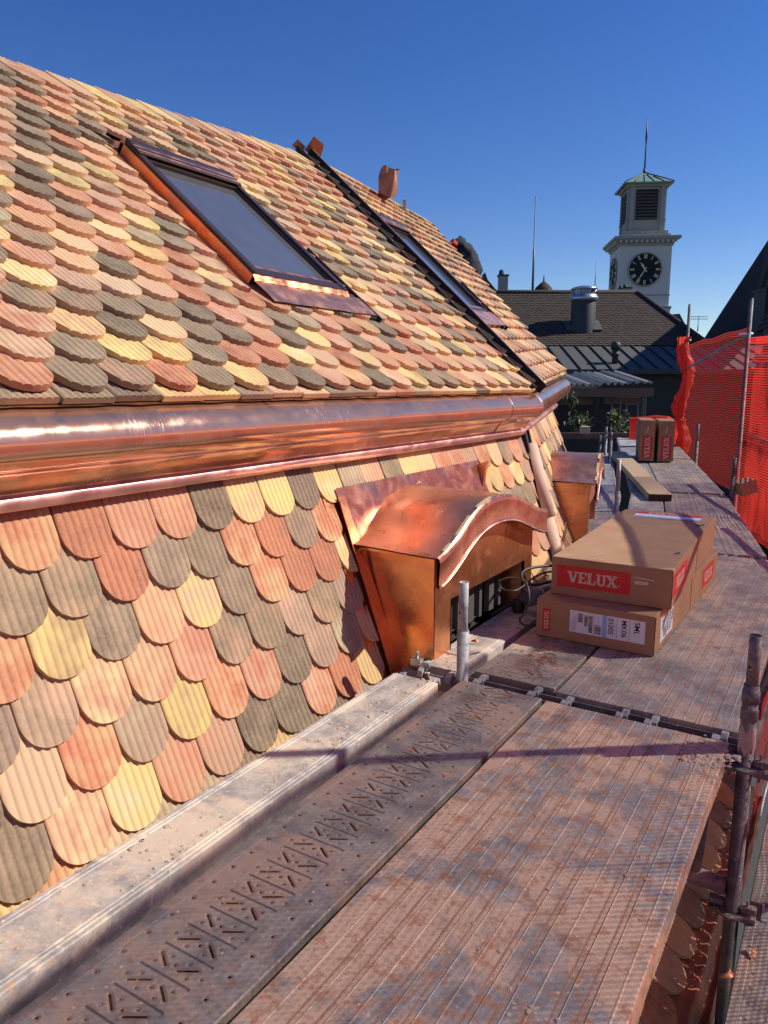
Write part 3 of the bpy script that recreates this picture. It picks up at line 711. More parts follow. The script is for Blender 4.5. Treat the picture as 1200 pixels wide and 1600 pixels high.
plank('scaffold_plank', -.915, 2.735, .35, 2.66, 'perf', M['perf'], 'perforated plank with copper offcuts beneath the cardboard cartons')
plank('scaffold_plank', -.235, 2.71, .665, 2.93, 'ribbed', M['board2'], 'wide ribbed board that carries the stacked cartons', claws=4, group='wide ribbed scaffold boards')
a3 = radians(-12.5); R3 = Vector((-.43, 5.76, 0)); h3 = Vector((sin(a3), cos(a3), 0)); r3 = Vector((cos(a3), -sin(a3), 0))
def bayplank(R, h, r, az, off, w, L, kind, mat, label, z=0, pitch=0, y0=0, **k):
    return plank('scaffold_plank', 0, 0, w, L, kind, mat, label, az=az, pitch=pitch, origin=R + r * (off - w) + h * y0 + Z * z, **k)
bayplank(R3, h3, r3, a3, 0, .645, 3.08, 'ribbed', M['board2'], 'wide ribbed board just beyond the stacked cartons', claws=4, group='wide ribbed scaffold boards')
bayplank(R3, h3, r3, a3, -.66, .33, 2.9, 'raised', M['bright'], 'sunlit pale plank under the near end of the timber beam', y0=.1)
bayplank(R3, h3, r3, a3, -1.09, .22, 2.7, 'raised', M['bright'], 'sunlit pale narrow plank beside the far dormer', y0=.1, z=.002)
a4 = radians(-16.6); R4 = Vector((-1.14, 8.93, 0)); h4 = Vector((sin(a4), cos(a4), 0)); r4 = Vector((cos(a4), -sin(a4), 0)); p4 = radians(1.8)
bayplank(R4, h4, r4, a4, 0, .645, 3.0, 'ribbed', M['board2'], 'wide ribbed board between the timber beam and the red net', pitch=p4, claws=4, group='wide ribbed scaffold boards')
bayplank(R4, h4, r4, a4, -.66, .33, 3.0, 'raised', M['plank'], 'plank half hidden under the timber beam', pitch=p4)
bayplank(R4, h4, r4, a4, -1.14, .24, 3.9, 'raised', M['plank'], 'narrow shaded plank left of the short posts, farthest from the net', pitch=p4, y0=-.4, z=-.01)
R5 = R4 + h4 * 3.08 + Z * .097
bayplank(R5, h4, r4, a4, -.0, .645, 2.9, 'ribbed', M['board2'], 'farthest ribbed board, under the two upright cartons', pitch=p4, claws=4, group='wide ribbed scaffold boards')
bayplank(R5, h4, r4, a4, -.66, .33, 2.9, 'raised', M['plank'], 'farthest narrow plank left of the upright cartons', pitch=p4)
# lower lift outside the main deck
plank('scaffold_plank', .185, -1.0, .345, 3.62, 'perf', M['perf'], 'perforated plank of the lower level with copper scraps, bottom right corner', z=-.625)
plank('scaffold_plank', .20, 2.72, .36, 2.9, 'perf', M['perf'], 'perforated plank of the lower level behind the right-hand standard', z=-.625)
plank('scaffold_plank', .83, -1.0, .63, 3.6, 'ribbed', M['board2'], 'ribbed board of the lower level out by the net', z=-.63, claws=4, group='wide ribbed scaffold boards')

def ledger(a, b, label, r=.024, mat='galv', name='scaffold_ledger', cat='scaffold tube'):
    g = MB(); g.pipe(a, b, r); return tag(g.build(name, M[mat], bevel=0), label, cat, 'scaffold tubes')
g = MB(); g.box(-1.56, -.22, 2.63, 2.635, -.075, -.012); g.box(-1.56, -.22, 2.685, 2.69, -.075, -.012); g.box(-1.56, -.22, 2.635, 2.685, -.075, -.07)
tag(g.build('scaffold_transom', M['galvd']), 'dark U-shaped transom in the joint between the near boards', 'scaffold transom', 'scaffold tubes')
g = MB(); g.box(-1.56, -.22, 5.66, 5.665, -.075, -.014); g.box(-1.56, -.22, 5.70, 5.705, -.075, -.014); g.box(-1.56, -.22, 5.665, 5.7, -.075, -.07)
tag(g.build('scaffold_transom', M['galvd']), 'U-shaped transom in the joint just behind the stacked cartons', 'scaffold transom', 'scaffold tubes')
def standard(x, y, ztop, label, zb=-9, step=.17, mat='galv', rosette=(), splash=False, hole=True, small=.0195, big=.0245):
    t = thing('scaffold_standard', (x, y, 0), label, 'scaffold post', 'upright scaffold posts')
    p = Vector((x, y, 0)); g = MB(); zs = ztop - step
    g.pipe(p + Z * zb, p + Z * zs, big, .004, 24)
    g.build('tube', M[mat], t)
    g = MB(); g.pipe(p + Z * (zs - .05), p + Z * ztop, small, .0035, 24)
    g.build('spigot', M[mat], t)
    if hole:
        d = (Vector((0, 0, H)) - p); d = Vector((-.5, -.86, 0)); c = p + Z * (ztop - step * .62) + d * (small - .001)
        g = MB(); g.tube([c, c + d * .0022], .0055, 14); g.build('pin_hole_disc', M['ink'], t)  # black disc painted in for the dark inside the hole
    for z in rosette:
        g = MB(); n = 48; pr = []
        for zz, rr_ in ((z - .005, 0), (z - .005, 1), (z + .005, 1), (z + .005, 0)):
            pr.append([p + Vector((cos(2 * pi * k / n), sin(2 * pi * k / n), 0)) * (.026 if not rr_ else (.056 + .005 * cos(8 * pi * k / n))) + Z * zz for k in range(n)])
        g.grid(pr, False, True)
        g.build('rosette', M[mat], t)
        for a in (pi / 2, pi, 0):
            d = Vector((cos(a), sin(a), 0)); s_ = d.cross(Z); g = MB(); g.frame(p + Z * z, d, s_, Z, .026, .075, -.014, .014, .007, .03); g.frame(p + Z * z, d, s_, Z, .026, .075, -.014, .014, -.03, -.007); g.frame(p + Z * z, d, s_, Z, .042, .050, -.004, .004, -.05, .05)
            g.build('wedge_head', M[mat], t, bevel=.003)
    if splash:
        g = MB(); pr = []
        for j in range(9):
            z = -.005 + .08 * j / 8; pr.append([p + Vector((cos(2 * pi * k / 40), sin(2 * pi * k / 40), 0)) * (big + .0003 + (0 if j in (0, 8) else .0025 * RNG.rand())) + Z * (z + .012 * sin(k * .8) * (j in (0, 8)) + .004 * sin(k * 2.3)) for k in range(40)])
        g.grid(pr, True, True); g.build('mortar_splash', M['paintspl'], t)
        g = MB(); g.tube([p + Z * .205, p + Z * .165], .0275, 24); g.lathe(p, [(.0245, .145), (.0275, .14), (.0275, .105), (.0245, .1)]); g.build('collar', M[mat], t)
    return t
standard(-1.284, 2.655, .405, 'pale galvanised stub post in front of the near dormer', step=.205)
standard(-.205, 2.6, .395, 'shade-toned post at the right edge with a pink mortar splash and rosette', step=.17, mat='galvd', rosette=(-.06, -.6), splash=True)
P3 = Vector((-1.84, 7.1, 0)); standard(P3.x, P3.y, .50, 'stub post right of the far dormer, behind the stacked cartons', step=.3, rosette=(-.04,))
standard(-1.545, 5.55, .10, 'very short pipe stub just behind the stacked cartons', step=.03, hole=False)
P4 = Vector((-1.05, 8.78, 0)); standard(P4.x, P4.y, .42, 'dark-toned stub post standing beside the red net, nearer one', step=.2, mat='galvd')
standard(-1.93, 11.75, .62, 'dark-toned stub post standing beside the red net, farther one', step=.25, mat='galvd')
for k, (u, v0, v1, d, lb) in enumerate(((955, 675, 722, 10.6, 'rusty stub post at the head of the timber beam, right of a pair'), (947.5, 667, 705, 11.6, 'galvanised stub post at the head of the timber beam, left of a pair'), (938, 680, 712, 11.2, 'dark stub post beside the shaded narrow plank'))):
    a_, b_ = atd(u, v0, d), atd(u, v1, d); standard(a_.x, a_.y, a_.z, lb, step=.12, mat='galvd' if k != 1 else 'galv', hole=False)
# tubes under the deck by the right standard
ledger((-.23, 2.6, -.52), (-1.28, 2.62, -.50), 'dark ledger tube running under the ribbed board from the right-hand post', mat='galvd', r=.03)
ledger((-.33, 2.6, -.50), (-.30, 2.6, -.07), 'short upright tube under the corner of the ribbed board', mat='galvd', r=.017)
ledger((-.205, 2.62, -.06), (-.205, 5.6, -.06), 'ledger under the outer edge of the deck', mat='galvd')
ledger((-.1, 2.66, -.67), (.6, 2.66, -.67), 'transom tube of the lower level', mat='galv')

# lower tiled canopy seen through the gap by the right standard
cv = thing('tiled_canopy', (-.4, 2.2, -1), 'small tiled canopy with a copper edge below the deck, seen past the ribbed board', 'canopy')
upC = Vector((-cos(radians(36)), 0, sin(radians(36)))); nC = Vector((sin(radians(36)), 0, cos(radians(36)))); OC = Vector((-.33, 0, -1.0))
rows = [((lambda u, k=k: .02 + .16 * k), (.0 if k % 2 else .1), .4, 4.2, .16) for k in range(5)]
tile_field('roof_tiles', M['tile'], cv, OC, Y, -upC, nC, 0, rows, W_=.2, lift=.014, thick=.015, R=.085)
g = MB(); rr = []
for i in range(90):
    y = .3 + 4. * i / 89; q = .006 * sin(y * 23) * sin(y * 7)
    rr.append([OC + Y * y + Vector((a + q, 0, z + q * .5)) for a, z in ((-.1, .07), (.01, .01), (.03, .012), (.045, .0), (.05, -.03), (.07, -.05), (.085, -.04), (.09, -.12), (.08, -.3))])
g.grid(rr, True); g.build('copper_gutter', M['cuo'], cv)
g = MB(); g.quad(OC + Y * .3 - nC * .03 , OC + Y * 4.3 - nC * .03, OC + Y * 4.3 + upC * .9 - nC * .03, OC + Y * .3 + upC * .9 - nC * .03); g.quad(OC + Y * .3, OC + Y * 4.3, OC + Y * 4.3 - Z * 3, OC + Y * .3 - Z * 3); g.build('underlay', M['strip'], cv)

# ---------------------------------------------------------------- nets
def netpanel(name, pts, z0, z1, label, mat='net', cx=.05, cz=.042, wx=.013, wz=.015, drape=.025, seed=0, layers=1, sag=.05):
    g = MB(); rnd = np.random.RandomState(seed); ph = rnd.rand(6) * 6
    pts = [Vector(p) for p in pts]; seg = [(b_ - a).length for a, b_ in zip(pts, pts[1:])]; Lt = sum(seg)
    def base(s_):
        s_ = min(max(s_, 0), Lt); i = 0
        while i < len(seg) - 1 and s_ > seg[i]: s_ -= seg[i]; i += 1
        d = (pts[i + 1] - pts[i]).normalized(); return pts[i] + d * s_, Vector((d.y, -d.x, 0)), d
    def Pn(s_, z, lay):
        p, n, d = base(s_); q = (z - z0) / (z1 - z0)
        off = drape * (sin(s_ * 5.1 + ph[0]) + .6 * sin(s_ * 11.3 + ph[1] + z * 1.2) + .4 * sin(z * 9 + ph[2])) * (1.3 - q) + lay * .09
        zz = z - sag * abs(sin(s_ * pi / 1.45 + ph[3] * .1)) * q + .004 * sin(s_ * 3.1 + z * 4 + ph[4]) + .002 * sin(s_ * 8.3 + z * 1.7 + ph[1])
        return Vector((p.x, p.y, p.z)) + n * off + Z * zz + d * (.01 * sin(z * 3 + ph[5] + s_))
    ns = int(Lt / cx); nz = int((z1 - z0) / cz)
    for lay in range(layers):
        for i in range(ns + 1):
            s_ = Lt * i / ns; w_ = wx / 2 * (1.5 if i % 40 == 0 else 1)
            m = max(4, nz // 2)
            g.grid([[Pn(s_ - w_, z0 + (z1 - z0) * j / m, lay), Pn(s_ + w_, z0 + (z1 - z0) * j / m, lay)] for j in range(m + 1)], False)
        for k in range(nz + 1):
            z = z0 + (z1 - z0) * k / nz; w_ = wz / 2 * (2.2 if (nz - k) in (0, 1, 2) else 1)
            g.grid([[Pn(Lt * i / ns, z - w_, lay + .012), Pn(Lt * i / ns, z + w_, lay + .012)] for i in range(ns + 1)], False)
    return tag(g.build(name, M[mat], fix=False), label, 'safety net', 'red debris netting')
PN1 = Vector((-1.13, 9.8, 0)); PN2 = Vector((-2.5, 13.6, 0))
netpanel('debris_net', [(.62, -1.3, 0), (.62, 4.4, 0)], -.75, 2.0, 'red net beside the foreground boards', seed=1, cx=.019, cz=.018, wx=.0064, wz=.0068, drape=.015, sag=.015)
netpanel('debris_net', [(.62, 4.4, 0), (-.28, 7.1, 0)], -.75, 1.82, 'red net beside the stacked cartons', seed=2, cx=.019, cz=.018, wx=.0064, wz=.0068, drape=.015, sag=.015)
netpanel('debris_net', [(-.28, 7.1, 0), (-.62, 8.35, 0), PN1], -.45, 1.72, 'bright sunlit red net at the right edge, doubled in layers', seed=3, layers=2, drape=.009, wx=.0058, wz=.0078, cx=.03, cz=.028, sag=.02)
netpanel('debris_net', [PN1, PN2], -.1, 1.86, 'thinner red net, shade-toned, between the two tall posts', seed=4, cx=.03, cz=.028, wx=.0045, wz=.0058, drape=.006, sag=.02, mat='nett')
netpanel('debris_net', [PN2, (-2.9, 14.5, 0), (-3.55, 14.3, 0)], -.3, .6, 'low red net across the far end, behind the upright cartons', seed=5, drape=.02, wx=.03, wz=.03)
netpanel('debris_net', [(-.19, 2.95, 0), (-.16, 5.6, 0)], -.42, .02, 'net draped over the outer edge behind the right-hand post', seed=6, cx=.026, cz=.024, wx=.011, wz=.011, drape=.012)
g = MB(); rr = []
for j in range(60):
    z = .0 + 1.98 * j / 59; w_ = .088 + .012 * sin(j * .31) + .008 * sin(j * 1.1) + (-.045 if j in (19, 41) else 0); c = PN2 + Vector((.06 * sin(j * .2), -.05, 0))
    rr.append([c + Vector((cos(2 * pi * k / 22), sin(2 * pi * k / 22), 0)) * (w_ * (1 + .22 * cos(k * 3 * 2 * pi / 22 * 2 + j * .1) + .08 * RNG.rand())) + Z * z for k in range(22)])
g.grid(rr, True, True); tag(g.build('debris_net', M['netd']), 'thick gathered bundle of red net tied to the farther tall post', 'safety net', 'red debris netting')
standard(PN1.x, PN1.y, 2.18, 'tall post between the bright net and the thin net', step=.02, mat='galvd', hole=False)
standard(PN2.x, PN2.y, 2.52, 'farthest tall post with the gathered net', step=.02, mat='galvd', hole=False)
standard(.57, 3.22, 2.18, 'outer post by the net beside the foreground boards', step=.02, hole=False)
standard(.57, .1, 2.18, 'outer post by the net nearest the camera', step=.02, hole=False)
for z in (.5, 1.40):
    q = 'upper' if z > 1 else 'lower'
    if z < 1: ledger((.58, -1.3, z), (.58, 4.4, z), q + ' guard rail inside the net beside the foreground boards')
    ledger((.56, 4.4, z), (-.36, 7.12, z), q + ' guard rail inside the net beside the stacked cartons')
    ledger((PN1.x + .1, PN1.y, z + .1), (-.1, 7.12, z), q + ' guard rail behind the bright net at the right edge', mat='galvd')
ledger(PN1 + Z * 1.78, PN2 + Z * 1.45, 'slanting brace behind the thin dark net', r=.018)
for p, l_, nm in ((PN1 + Z * 1.78, .16, 'nearer'), (PN2 + Z * 1.93, .2, 'farther')):
    g = MB(); g.tube([p - Vector(RT) * l_ * .7, p + Vector(RT) * l_ * .3], .014, 10); tag(g.build('net_spike', M['white']), 'white peg holding the net top on the %s tall post' % nm, 'peg')
# rope hem on the draped net
g = MB(); g.tube([Vector((-.165, 2.95 + 2.65 * i / 40, -.42 + .012 * sin(i * .9))) for i in range(41)], .004, 6); tag(g.build('rope', M['white']), 'white rope along the lower hem of the draped net', 'rope')
# carton thrown down behind the nearer stub post
g = MB(); c = atd(1163, 758, 8.0); g.frame(c, (RT + Z * .3).normalized(), FH, (Z - RT * .3).normalized(), -.08, .09, -.1, .1, -.09, .05); tag(g.build('waste_carton', M['card']), 'small dark carton lying behind the nearer net-side stub post', 'carton')

# ---------------------------------------------------------------- cartons
def letters(word, x0, z0, h, g, P):
    """slab-serif capitals drawn as polygons; P maps (x,z) on the sheet to a point"""
    s_ = .26; q = .17; b = .12
    def R_(x, a0, a1, c0, c1): g.poly([P(x + a0 * h, z0 + c0 * h), P(x + a1 * h, z0 + c0 * h), P(x + a1 * h, z0 + c1 * h), P(x + a0 * h, z0 + c1 * h)])
    def PL(x, pts): g.poly([P(x + a * h, z0 + c * h) for a, c in pts])
    x = x0
    for ch in word:
        if ch == 'V': PL(x, ((.08, .9), (.34, .9), (.53, .3), (.53, 0), (.38, 0))); PL(x, ((.53, .3), (.70, .9), (.84, .9), (.66, 0), (.53, 0))); R_(x, 0, .44, .88, 1); R_(x, .60, .96, .88, 1); w = .98
        elif ch == 'E': R_(x, .08, .33, .12, .88); R_(x, 0, .74, 0, .125); R_(x, 0, .74, .875, 1); R_(x, .33, .58, .43, .57); R_(x, .62, .74, .125, .3); R_(x, .62, .74, .7, .875); w = .80
        elif ch == 'L': R_(x, .08, .33, .12, .88); R_(x, 0, .74, 0, .125); R_(x, 0, .43, .88, 1); R_(x, .60, .74, .125, .36); w = .78
        elif ch == 'U': R_(x, .1, .33, .26, .88); R_(x, 0, .42, .88, 1); R_(x, .60, .78, .26, .88); R_(x, .52, .86, .88, 1); PL(x, ((.1, .26), (.33, .26), (.36, .16), (.42, .12), (.3, 0), (.18, .06))); PL(x, ((.42, .12), (.56, .14), (.60, .26), (.78, .26), (.72, .08), (.58, 0), (.3, 0))); w = .89
        elif ch == 'X': PL(x, ((.06, .9), (.34, .9), (.88, .1), (.6, .1))); PL(x, ((.62, .9), (.80, .9), (.30, .1), (.12, .1))); R_(x, 0, .42, .88, 1); R_(x, .54, .9, .88, 1); R_(x, 0, .4, 0, .12); R_(x, .52, .96, 0, .12); w = .98
        x += w * h * .98
    return x - x0
def textmesh(body, size, P, g):
    cu = bpy.data.curves.new('t', 'FONT'); cu.body = body; cu.size = size; cu.offset = size * .012
    o = bpy.data.objects.new('t', cu); COL.objects.link(o); dg = bpy.context.evaluated_depsgraph_get(); me = bpy.data.meshes.new_from_object(o.evaluated_get(dg))
    for p in me.polygons: g.poly([P(me.vertices[i].co.x, me.vertices[i].co.y) for i in p.vertices])
    bpy.data.objects.remove(o); bpy.data.curves.remove(cu); bpy.data.meshes.remove(me)
def redpanel(parent, O, ax, az_, w, h, n, lh=None, pad=.1, reg=True, word='VELUX'):
    O = Vector(O); P0 = lambda x, z, o_=0: O + ax * x + az_ * z + n * o_
    g = MB(); g.poly([P0(0, 0, .0006), P0(w, 0, .0006), P0(w, h, .0006), P0(0, h, .0006)]); p = g.build('red_brand_panel', M['red'], parent)
    lh = lh or h * .52; g = MB(); tw = letters(word, 0, 0, lh, MB(), lambda x, z: P0(x, z)); x0 = (w - tw) * .5 - w * .01
    letters(word, x0, (h - lh) / 2, lh, g, lambda x, z: P0(x, z, .0012))
    if reg:
        c = (x0 + tw + lh * .12, (h - lh) / 2 + lh * .1)
        for k in range(14):
            a0, a1 = 2 * pi * k / 14, 2 * pi * (k + 1) / 14; g.poly([P0(c[0] + cos(a) * r_ * lh, c[1] + lh * .1 + sin(a) * r_ * lh, .0012) for a, r_ in ((a0, .07), (a0, .09), (a1, .09), (a1, .07))])
    g.build('lettering', M['cream'], p, fix=False)
    return p
def carton(O, ax, ay, w, l, h, label, group=None):
    """O near-left-bottom corner; ax across (width), ay along (length)"""
    t = thing('cardboard_carton', O, label, 'cardboard box', group)
    g = MB(); nn = (10, 22, 5); dims = (w, l, h); axs = (ax, ay, Z); sd = random.random() * 9
    def bow(p):      # bowed board with softened, slightly crushed edges
        x_, y_, z_ = p; u_, v_, q_ = x_ / w, y_ / l, z_ / h
        ed = sum(1 for k in (u_, v_, q_) if k < .001 or k > .999)
        dz_ = .0022 * sin(3.1 * u_ + sd) * sin(7 * v_ + sd) * (1 if ed < 2 else .4) - (.0016 * abs(sin(23 * v_ + 11 * u_ + sd)) if ed > 1 else 0)
        return O + ax * x_ + ay * y_ + Z * (max(.001, z_ + (dz_ if q_ > .5 else 0)))
    for a0, a1, fx in ((0, 1, 2), (0, 2, 1), (1, 2, 0)):
        for e_ in (0, 1):
            rws = []
            for i in range(nn[a0] + 1):
                row = []
                for j in range(nn[a1] + 1):
                    c_ = [0, 0, 0]; c_[a0] = dims[a0] * i / nn[a0]; c_[a1] = dims[a1] * j / nn[a1]; c_[fx] = dims[fx] * e_; row.append(bow(c_))
                rws.append(row)
            g.grid(rws, False)
    bx = g.build('carton_body', M['card'], t, bevel=.0035)
    g = MB(); g.frame(O, ax, ay, Z, w * .994, w + .0022, .002, .008, .006, h - .006); g.build('flap_edge', M['woodend'], t); g = MB(); g.frame(O, ax, ay, Z, w + .0003, w + .0012, l * .497, l * .503, .0, h)
    g.build('flap_slit', M['woodend'], t)
    return t
bay = Vector((sin(radians(.8)), cos(radians(.8)), 0)); bax = Vector((bay.y, -bay.x, 0))
w1, l1, h1 = .55, 1.6, .187; B1 = Vector((-.661, 3.300, .002)) - bax * w1
c1 = carton(B1, bax, bay, w1, l1, h1, 'lower of two stacked cartons, white address label and small red panel on its end', 'stacked cartons')
def F1_(x, z, o_=.0): return B1 + bax * x + Z * z - bay * (.0005 + o_)
redpanel(c1, F1_(.028 + .042, .030), Z, -bax, .112, .038, -bay, lh=.021, reg=False)
def label_(parent, O, ax, az_, w, h, n):
    O = Vector(O); P0 = lambda x, z, o_=0.0006: O + ax * x + az_ * z + n * o_
    g = MB(); g.poly([P0(0, 0), P0(w, 0), P0(w, h), P0(0, h)]); p = g.build('shipping_label', M['white'], parent)
    g = MB(); g.poly([P0(w * .445, 0, .001), P0(w * .505, 0, .001), P0(w * .505, h, .001), P0(w * .445, h, .001)]); g.build('blue_bar', M['blue'], p)
    g = MB(); T = lambda x0, z0: (lambda x, y: P0(x0 + y, z0 - x, .0012))      # text turned on its side, reading downwards
    for s_, xx, zz, sz in (('SML', .865, .92, .32), ('MK06', .70, .92, .32), ('0100S', .525, .92, .30)): textmesh(s_, h * sz, T(w * xx, h * zz), g)
    for a in (.635, .80): g.poly([P0(w * a, h * .04, .0012), P0(w * a + .0012, h * .04, .0012), P0(w * a + .0012, h * .96, .0012), P0(w * a, h * .96, .0012)])
    g.poly([P0(w * .33, h * .04, .0012), P0(w * .33 + .001, h * .04, .0012), P0(w * .33 + .001, h * .96, .0012), P0(w * .33, h * .96, .0012)])
    rb = random.Random(3)
    for x0, x1, zz0, zz1 in ((.345, .43, .08, .5), (.26, .315, .1, .86), (.20, .25, .35, .86), (.115, .18, .5, .92)):
        z = h * zz0
        while z < h * zz1:
            dz = rb.choice((.0008, .0012, .002, .0028)); 
            g.poly([P0(w * x0, z, .0012), P0(w * x1, z, .0012), P0(w * x1, min(z + dz, h * zz1), .0012), P0(w * x0, min(z + dz, h * zz1), .0012)]); z += dz + rb.choice((.0008, .0012, .0016))
    for k in range(5):
        g.poly([P0(w * (.02 + .017 * k), h * .1, .0012), P0(w * (.02 + .017 * k) + .0009, h * .1, .0012), P0(w * (.02 + .017 * k) + .0009, h * (.5 + .09 * k % .4), .0012), P0(w * (.02 + .017 * k), h * (.5 + .09 * k % .4), .0012)])
    for xx, z0_, ln in ((.59, .15, .3), (.59, .55, .35), (.61, .2, .5), (.39, .62, .3)):
        g.poly([P0(w * xx, h * z0_, .0012), P0(w * xx + .001, h * z0_, .0012), P0(w * xx + .001, h * (z0_ + ln), .0012), P0(w * xx, h * (z0_ + ln), .0012)])
    g.build('label_print', M['ink'], p, fix=False)
    return p
label_(c1, F1_(.165, .050), bax, Z, .345, .105, -bay)
sR = lambda y, z: B1 + bax * (w1 + .0005) + bay * y + Z * z
label_(c1, sR(.11, .03), bay, Z, .26, .115, bax)
redpanel(c1, sR(1.12, .045), bay, Z, .36, .11, bax)
B2 = Vector((-1.178, 3.405, h1 + .004)); ax2 = (Vector((-.626, 3.425, 0)) - Vector((-1.178, 3.405, 0))).normalized(); ay2 = Z.cross(ax2)
c2 = carton(B2, ax2, ay2, .555, 1.585, .188, 'upper of two stacked cartons, big red panel on its end, half in sun', 'stacked cartons')
redpanel(c2, B2 + ax2 * .028 + Z * .045 - ay2 * .0005, ax2, Z, .345, .105, -ay2)
redpanel(c2, B2 + ax2 * .5555 + ay2 * .03 + Z * .045, ay2, Z, .40, .11, ax2)
g = MB(); g.poly([B2 + ax2 * (.39 + a) + Z * (.105 + b_) - ay2 * .0008 for a, b_ in ((0, 0), (.008, -.004), (.06, -.003), (.064, .006), (.06, .014), (.008, .012), (0, .01))]); g.poly([B2 + ax2 * (.36 + a) + Z * (.135 + b_) - ay2 * .0008 for a, b_ in ((0, 0), (.05, -.006), (.12, -.01), (.12, -.006), (.05, .0))])
g.build('torn_patch', M['cream'], c2)
tp = lambda x, y, o_=.0012: B2 + ax2 * x + ay2 * y + Z * (.188 + o_)
g = MB(); g.poly([tp(.10, 1.33), tp(.49, 1.33), tp(.49, 1.52), tp(.10, 1.52)]); tl_ = g.build('top_label', M['white'], c2)
g = MB(); g.poly([tp(.10, 1.45, .002), tp(.49, 1.45, .002), tp(.49, 1.52, .002), tp(.10, 1.52, .002)]); rp = g.build('red_band', M['red'], tl_)
g = MB(); letters('VELUX', .16, 1.462, .05, g, lambda x, y: tp(x, y, .003)); g.build('lettering', M['cream'], rp, fix=False)
g = MB(); g.poly([tp(.10, 1.335, .0018), tp(.49, 1.335, .0018), tp(.49, 1.38, .0018), tp(.10, 1.38, .0018)]); g.build('blue_bar', M['blue'], tl_)
g = MB()
for k, (x_, y_) in enumerate(((.5, .34), (.505, 1.2))):
    g.poly([tp(x_ + a, y_ + b_) for a, b_ in ((-.02, -.02), (.0, -.03), (.028, .0), (.028, .05), (.012, .04), (.005, .01), (-.018, .02))])
g.build('hand_hole_patch', M['woodend'], c2)  # flat dark patches stand in for the shade inside the holes
g = MB(); rb = random.Random(8)
for k in range(26):
    x_, y_ = rb.uniform(.1, .4), rb.uniform(1.0, 1.25); l_ = rb.uniform(.01, .05); a_ = rb.uniform(-.5, .5)
    g.poly([tp(x_, y_, .0009), tp(x_ + l_, y_ + l_ * a_, .0009), tp(x_ + l_, y_ + l_ * a_ + .003, .0009), tp(x_, y_ + .004, .0009)])
for y_ in (.03,):
    for k in range(3): g.poly([tp(.05 + .07 * k, y_, .0009), tp(.10 + .07 * k, y_ + .008, .0009), tp(.10 + .07 * k, y_ + .014, .0009), tp(.05 + .07 * k, y_ + .008, .0009)])
g.build('scuffs', M['cream'], c2, fix=False)
# two cartons standing upright at the far end
for k, (u0, u1, v1, vt, lb) in enumerate(((997.5, 1021, 720, 656, 'left one of two upright cartons at the far end of the deck'), (1026.5, 1051, 721, 657, 'right one of two upright cartons at the far end of the deck'))):
    d = 10.75; a_, b_, c_ = atd(u0, v1, d), atd(u1, v1, d * .995), atd(u0, vt, d); ht = c_.z - a_.z
    axf = (b_ - a_); axf.z = 0; wf = axf.length; axf.normalize(); ayf = h4
    t = carton(a_, axf, ayf, wf, .85, ht, lb, 'upright cartons'); q = wf
    redpanel(t, a_ + axf * (wf * .86) + Z * (ht * .06) - ayf * .001 , Z, -axf, ht * .56, wf * .66, Vector((axf.y, -axf.x, 0)), reg=False)
    g = MB(); g.poly([a_ + axf * (wf * x_) + Z * (ht * z_) - Z.cross(axf) * .002 for x_, z_ in ((.42, .70), (.48, .69), (.58, .83), (.52, .85))]); g.build('torn_patch', M['cream'], t)

# timber beam lying on the boards
pA = Vector((-1.74, 7.95, .002)); pB = Vector((-1.52, 8.02, .002)); dB = Vector((sin(radians(-21.2)), cos(radians(-21.2)), .026)).normalized(); aB = (pB - pA).normalized(); Lb = 3.9
g = MB(); rows_ = []
sec = [(0, .0), (0, .065), (.003, .07), (.225, .07), (.23, .066), (.23, .0)]
for j in range(30):
    y = Lb * j / 29; rows_.append([pA + aB * a + Z * c + dB * (y + (random.uniform(-.012, .012) if j == 0 else 0)) for a, c in sec])
g.grid(rows_, False, True); t = thing('timber_beam', pA, 'long thick sawn timber board lying along the deck towards the far cartons', 'timber')
g.build('board', M['wood'], t)
g = MB(); rr = []
for i in range(13): rr.append([pA + aB * (.004 + .222 * i / 12) + Z * (.004 + .062 * j / 5) - dB * (.004 + .014 * random.random()) for j in range(6)])
g.grid(rr, False); g.build('rotten_end', M['woodend'], t)

# angle grinder and its cable in front of the dormer
t = thing('angle_grinder', (-1.36, 3.55, .01), 'dusty dark power tool with ribbed grey motor housing lying by the cartons', 'power tool')
c = Vector((-1.33, 3.72, .085)); ax = (Vector((-.62, -.78, -.10))).normalized(); 
g = MB()
def lathe_ax(g, o, d, prof, n=20, sx=1, sz=1):
    o = Vector(o); d = Vector(d).normalized(); u = d.cross(Z).normalized(); w = u.cross(d)
    g.grid([[o + d * a + u * (cos(2 * pi * k / n) * r * sx) + w * (sin(2 * pi * k / n) * r * sz) for k in range(n)] for a, r in prof], True, True)
lathe_ax(g, c, ax, [(-.16, .0), (-.16, .03), (-.14, .04), (-.05, .042), (0, .046), (.05, .044), (.07, .04), (.085, .036), (.1, .038), (.13, .034), (.15, .02), (.16, 0)])
g.build('motor_housing', M['toolg'], t)
g = MB()
for k in range(9): lathe_ax(g, c + ax * (.015 + .011 * k), ax, [(-.003, .043), (-.003, .049), (.003, .049), (.003, .043)])
g.build('cooling_ribs', M['galv'], t)
g = MB(); lathe_ax(g, c - ax * .16, -ax, [(0, .026), (.05, .024), (.14, .027), (.2, .022), (.21, 0)]); g.build('handle', M['rubber'], t)
g = MB(); hd_ = c + ax * .15; lathe_ax(g, hd_ - Z * .03, Vector((0.1, .1, -1)), [(-.03, 0), (-.03, .032), (.02, .036), (.045, .03), (.045, 0)]); g.tube([hd_, hd_ + ax * .16 - Z * .05], [.016, .006], 10); g.build('gear_head', M['rubber'], t, bevel=.002)
